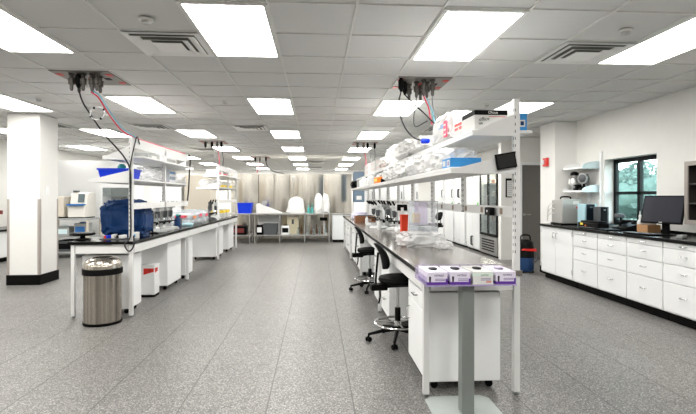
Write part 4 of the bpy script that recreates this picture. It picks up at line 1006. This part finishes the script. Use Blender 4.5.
for i in range(9):
    x = -.55+i*.095 if i < 2 else -.24+(i-2)*.085
    t = thing('flask', ['first', 'second', 'third', 'fourth', 'fifth', 'sixth', 'seventh', 'eighth', 'ninth'][i]+' glass flask from the left on the lower shelf of the far table', 'flask', (x, 14.12+.12*(i % 2), SH), group='glass flasks on the far lower shelf')
    h = .2+.08*((i*7) % 3)/2
    MB().lathe([(0,0),(.036,0),(.04,.01),(.04,h*.5),(.016,h*.75),(.016,h),(.012,h),(.012,h*.75),(.03,h*.5),(.03,.01)], n=18).build('glass', AMBER if i % 2 else GLASS, t)
    MB().lathe([(0,h),(.017,h),(.017,h+.02),(0,h+.02)], n=12).build('stopper', BROWN if i % 2 else GREY, t)
t = thing('stirrer', 'black flat-headed stirrer on a white post at the right of the flasks', 'instrument', (.24, 14.5, SH)); MB().box(-.08,.08,-.1,.1,0,.03).build('base', WHITE, t); MB().box(-.03,.03,.0,.06,.03,.4).build('post', WHITE, t); MB().box(-.13,.1,-.12,.08,.40,.5).build('head', BLACK, t, bev=.02)
# white low cabinet right of the far table
t = thing('base_cabinet', 'white low cabinet on dark feet right of the far steel table', 'cabinet', (.76, 14.2, 0))
MB().box(-.27,.3,0,.6,.08,.84).build('body', mat('cab_cool', '#dfe3e4', .4, var=.03), t, bev=.004); MB().box(-.29,.32,-.02,.62,.84,.875).build('top', ALU, t); MB().box(-.25,.28,.03,.57,0,.08).build('plinth', RUBBER, t); MB().box(-.25,.28,-.006,0,.11,.82).build('door', mat('cab_cool', ''), t, bev=.002)
# slate blue instrument on a white cabinet at the bench end
t = thing('base_cabinet', 'tall white cabinet beneath the slate blue instrument past the right bench end', 'cabinet', (1.33, 14.4, 0))
MB().box(-.17,.2,0,.5,0,1.22).build('body', CABW, t, bev=.004); MB().box(-.16,.19,-.012,0,.05,1.2).build('door', CABW, t, bev=.002)
t = thing('control_cabinet', 'slate blue tall instrument with small white display past the right bench end', 'instrument', (1.33, 14.4, 1.22))
MB().box(-.16,.17,0,.45,0,.95).build('housing', SLATE, t, bev=.006); MB().box(-.08,.08,-.006,0,.08,.2).build('display', CARD, t); MB().box(-.13,.14,-.004,0,.26,.9).build('door', SLATE, t, bev=.002)

# ------------------------------------------------------------------ freezers
def freezer(x, y, w, rz, l, group, split=1.25, two=False, tag_=False, mm=CABW, h=2.0, d=.7):
    """front faces -y before turning"""
    t = thing('freezer', l, 'freezer', (x, y, 0), rz, group)
    MB().box(-w/2,w/2,.03,d,.05,h).build('body', mm, t, bev=.006)
    MB().box(-w/2+.03,w/2-.03,.06,d,0,.05).build('plinth', RUBBER, t)
    def dr(x0, x1, z0, z1, hx):
        f = MB().box(x0,x1,0,.029,z0,z1).build('door', mm, t, bev=.004)
        MB().tube([(hx,.0,z0+.06 if z1 > 1.6 else z1-.3),(hx,-.035,z0+.08 if z1 > 1.6 else z1-.28),(hx,-.035,z0+.28 if z1 > 1.6 else z1-.1),(hx,0,z0+.3 if z1 > 1.6 else z1-.08)], .012, 8).build('handle', BLACK, f)
        for z in (z0+.06, z1-.1): MB().box(x0-.002,x0+.012,-.006,0,z,z+.05).build('hinge', GREY, f)
    xs = [(-w/2+.004,-.003,-.04),(.003,w/2-.004,.04)] if two else [(-w/2+.004,w/2-.004,w/2-.07)]
    for a, b, hx in xs:
        if split: dr(a, b, .08, split-.012, hx); dr(a, b, split+.012, h-.01, hx)
        else: dr(a, b, .08, h-.01, hx)
    if tag_: MB().box(w/2-.14,w/2-.06,-.004,0,1.05,1.25).build('green_tag', GREEN, t)
    return t
for i, (x, w) in enumerate(((1.78,.5), (2.3,.5), (2.82,.5), (3.35,.52))):
    freezer(x, 16.2, w, 0, ['white two-door freezer at the far right, leftmost of four', 'white two-door freezer at the far right, second of four', 'white two-door freezer at the far right, third of four', 'white two-door freezer at the far right, rightmost of four'][i], 'white freezers at the far right end')
freezer(4.05, 11.82, 1.0, -PI/2, 'wide white two-door cabinet next to the glass door fridge', 'white freezers along the right side', None, True, True, d=.72)
freezer(4.05, 12.95, .95, -PI/2, 'white freezer with black handles, second left of the glass door fridge', 'white freezers along the right side', 1.3, True, True, d=.72)
freezer(4.05, 14.0, .95, -PI/2, 'white freezer with black handles, third left of the glass door fridge', 'white freezers along the right side', 1.3, False, True, d=.72)
freezer(4.05, 15.1, 1.0, -PI/2, 'farthest white freezer along the right side', 'white freezers along the right side', 1.3, False, False, d=.72)
freezer(-4.1, 13.2, .72, 0, 'tall white freezer behind the left bench, beside the partition', 'tall cabinets behind the left bench', None, False)
freezer(-3.3, 13.2, .72, 0, 'tall beige cabinet behind the left bench shelves', 'tall cabinets behind the left bench', None, False, mm=BEIGE)
# glass door fridge
t = thing('display_fridge', 'black framed glass door fridge with a steel grille, right of the white freezers', 'fridge', (4.05, 10.74, 0), -PI/2)
w, d, h = 1.08, .72, 2.02
m = MB(); m.box(-w/2,-w/2+.03,.03,d,.05,h); m.box(w/2-.03,w/2,.03,d,.05,h); m.box(-w/2+.03,w/2-.03,d-.03,d,.05,h); m.box(-w/2+.03,w/2-.03,.03,d-.03,h-.06,h); m.box(-w/2+.03,w/2-.03,.03,d-.03,.05,.46); m.build('body', mat('fridge_grey', '#d4d2cd', .45, .0), t)
MB().box(-w/2+.04,w/2-.04,.06,d,0,.05).build('plinth', RUBBER, t)
m = MB(); m.box(-w/2,w/2,0,.03,.05,.45); m.build('grille_panel', ALU, t)
for k in range(5): MB().box(-w*.36,w*.36,-.004,0,.12+k*.06,.15+k*.06).build('grille_slot', BLACK, t.children[-1])
for k in (0, 1):
    a = -w/2 if k == 0 else .004; b = -.004 if k == 0 else w/2
    m = MB(); m.box(a,a+.035,-.004,.03,.47,h); m.box(b-.035,b,-.004,.03,.47,h); m.box(a+.035,b-.035,-.004,.03,.47,.53); m.box(a+.035,b-.035,-.004,.03,h-.07,h)
    f = m.build('door', BLACK, t, bev=.003); MB().box(a+.035,b-.035,.0,.008,.53,h-.07).build('pane', GLASS, f)
    hx = b-.03 if k == 0 else a+.03
    MB().tube([(hx,-.004,1.0),(hx,-.034,1.02),(hx,-.034,1.4),(hx,-.004,1.42)], .009, 8).build('handle', ALU, f)
MB().box(-w/2+.1,w/2-.1,.05,.075,h-.085,h-.065).build('added_glow_strip', emit('fridge_added_glow', '#fff6e6', 30.), t)  # unseen glowing strip added to brighten the fridge interior
SHZ = (.80, 1.10, 1.40, 1.70)
for z in SHZ: MB().box(-w/2+.03,w/2-.03,.08,d-.04,z,z+.012).build('shelf', ALU, t)
rnd = random.Random(5)
NM = ['lowest', 'second', 'third', 'top']
for zi, z in enumerate(SHZ):
    for k in range(4):
        hh = rnd.uniform(.1,.2); mm = rnd.choice([BEIGE, BROWN, CARD, AMBER, GREY]); yl = 10.38+k*.24
        b = thing('reagent_bottle', '%s bottle from the right on the %s shelf of the glass door fridge' % (['first','second','third','fourth'][k], NM[zi]), 'bottle', (4.05+.3, yl, z+.0125), group='bottles inside the glass door fridge')
        MB().lathe([(0,0),(.06,0),(.065,.01),(.065,hh*.75),(.03,hh*.9),(0,hh*.9)], n=16).build('body', mm, b); MB().lathe([(0,hh*.9),(.034,hh*.9),(.034,hh+.02),(0,hh+.02)], n=12).build('cap', WHITE if k % 2 else BLACK, b)
stool(3.46, 13.3, -2.6, 'black stool standing before the freezers on the far right', 'black drafting stools')

# ------------------------------------------------------------------ left background: analysers, hood, wall bench
t = thing('equipment_cart', 'grey cart with open shelves under the analysers, beyond the column', 'cart', (-5.72, 11.35, 0))
MB().box(-.52,.52,-.34,.34,.86,.90).build('top', GREY, t); MB().box(-.50,.50,-.32,.32,.45,.48).build('shelf', GREY, t); MB().box(-.50,.50,-.32,.32,.10,.13).build('shelf', GREY, t)
for sx in (-1,1):
    for sy in (-1,1):
        l = MB().box(sx*.49-.02,sx*.49+.02,sy*.31-.02,sy*.31+.02,.07,.86).build('leg', BEIGE, t); MB().lathe([(0,-.014),(.03,-.014),(.035,0),(.03,.014),(0,.014)], (sx*.49,sy*.31,.036), 14, Matrix.Rotation(PI/2,3,'X')).build('caster', BLACK, l)
t = thing('analyser', 'boxy beige analyser with a black side vent, beyond the column', 'instrument', (-5.95, 11.35, .90))
MB().box(-.22,.18,-.28,.28,.03,.50).build('housing', BEIGE, t, bev=.015); MB().box(-.2,.16,-.26,.26,0,.03).build('foot', BLACK, t); MB().box(-.2,-.15,-.284,-.28,.22,.34).build('vent', BLACK, t); MB().box(-.02,-.012,-.284,-.28,.05,.48).build('seam', GREY, t)
t = thing('analyser', 'white analyser with tilted grey screen and blue tray', 'instrument', (-5.52, 11.35, .90))
m = MB(); m.prism([(-.26,.02),(.28,.02),(.28,.60),(.0,.60),(-.1,.56),(-.15,.33),(-.26,.28)], 'x', -.18, .2); m.build('housing', mat('off_white', '#d4d1ca', .45), t, bev=.012)
MB().box(-.17,.19,-.24,.27,0,.02).build('foot', BLACK, t)
m = MB(); R = Matrix.Translation((.07,-.13,.46)) @ Matrix.Rotation(-.2,4,'X'); m.box(-.07,.07,-.014,.0,-.1,.1,R); m.build('screen', LCD, t)
MB().box(-.17,.19,-.32,-.18,.29,.33).build('tray', mat('tray_blue', '#1c5fa0', .4), t); MB().box(-.16,-.06,-.05,.05,.60,.64).build('top_cap', DGREY, t)
eq(-5.85, 11.3, .3, .3, .22, 'pale cyan and grey device on the middle cart shelf', GREY, PALEB, 'pump', .48)
eq(-5.45, 11.3, .28, .3, .3, 'grey device with blue front on the middle cart shelf', GREY, mat('tray_blue', ''), 'pump', .48)
eq(-5.75, 11.3, .5, .4, .25, 'dark box on the bottom cart shelf', DGREY, BLACK, 'pump', .13)
t = thing('fume_hood', 'white safety cabinet with grey interior behind the left bench', 'fume hood', (-4.95, 11.95, 0))
m = MB(); m.box(-.42,.42,.52,.56,.0,1.80); m.box(-.42,-.36,0,.52,0,1.80); m.box(.36,.42,0,.52,0,1.80); m.box(-.36,.36,0,.52,1.62,1.80); m.box(-.36,.36,0,.52,0,.92); m.build('housing', CABW, t)
MB().box(-.36,.36,.505,.52,.92,1.62).build('inner_back', GREY, t); MB().box(-.36,.36,.02,.03,1.40,1.62).build('sash', GLASS, t); MB().box(-.36,.36,-.02,.1,.92,.945).build('sill', ALU, t)
MB().tube([(-.05,.4,.92),(-.05,.38,1.35),(.1,.36,1.4)], .015, 8).build('rack_rod', DGREY, t)
for k in range(3): MB().lathe([(0,0),(.04,0),(.04,.12),(.015,.17),(0,.17)], (-.2+k*.16,.3,.92), 14).build('flask', (WHITE, CARD, BEIGE)[k], t)
t = thing('wall_bench', 'white bench with dark top by the left wall behind the column', 'lab bench', (-6.95, 10.6, 0))
MB().box(-.34,.36,-1.6,1.6,.66,.70).build('worktop', EPOXY, t); MB().box(-.34,.30,-1.58,1.58,.1,.66).build('cabinet_body', CABW, t); MB().box(-.34,.24,-1.58,1.58,0,.1).build('plinth', RUBBER, t)
for k in range(4): MB().box(.30,.315,-1.56+k*.79,-.80+k*.79,.12,.64).build('door', CABW, t, bev=.003)
t = thing('ring_stand', 'dark curved lamp arm on the left wall bench at the picture edge', 'lamp', (-6.8, 10.2, .70))
MB().lathe([(0,0),(.08,0),(.07,.02),(0,.025)]).build('base', BLACK, t); MB().tube([(0,0,.02),(-.05,0,.3),(.05,0,.42),(.2,-.03,.38)], .012, 8, smooth=6).build('arm', DGREY, t); MB().box(.17,.25,-.07,.01,.33,.41).build('head', mat('dark_red', ''), t)

# ------------------------------------------------------------------ daylight outside
wd = bpy.data.worlds.new('world'); SC.world = wd; wd.use_nodes = True
nt = wd.node_tree; bg = nt.nodes['Background']
sky = nt.nodes.new('ShaderNodeTexSky'); sky.sky_type = 'NISHITA'; sky.sun_disc = False; sky.sun_elevation = math.radians(40); sky.sun_rotation = math.radians(200)
hs = nt.nodes.new('ShaderNodeHueSaturation'); hs.inputs['Saturation'].default_value = .3
nt.links.new(sky.outputs[0], hs.inputs['Color']); nt.links.new(hs.outputs[0], bg.inputs[0]); bg.inputs[1].default_value = .85
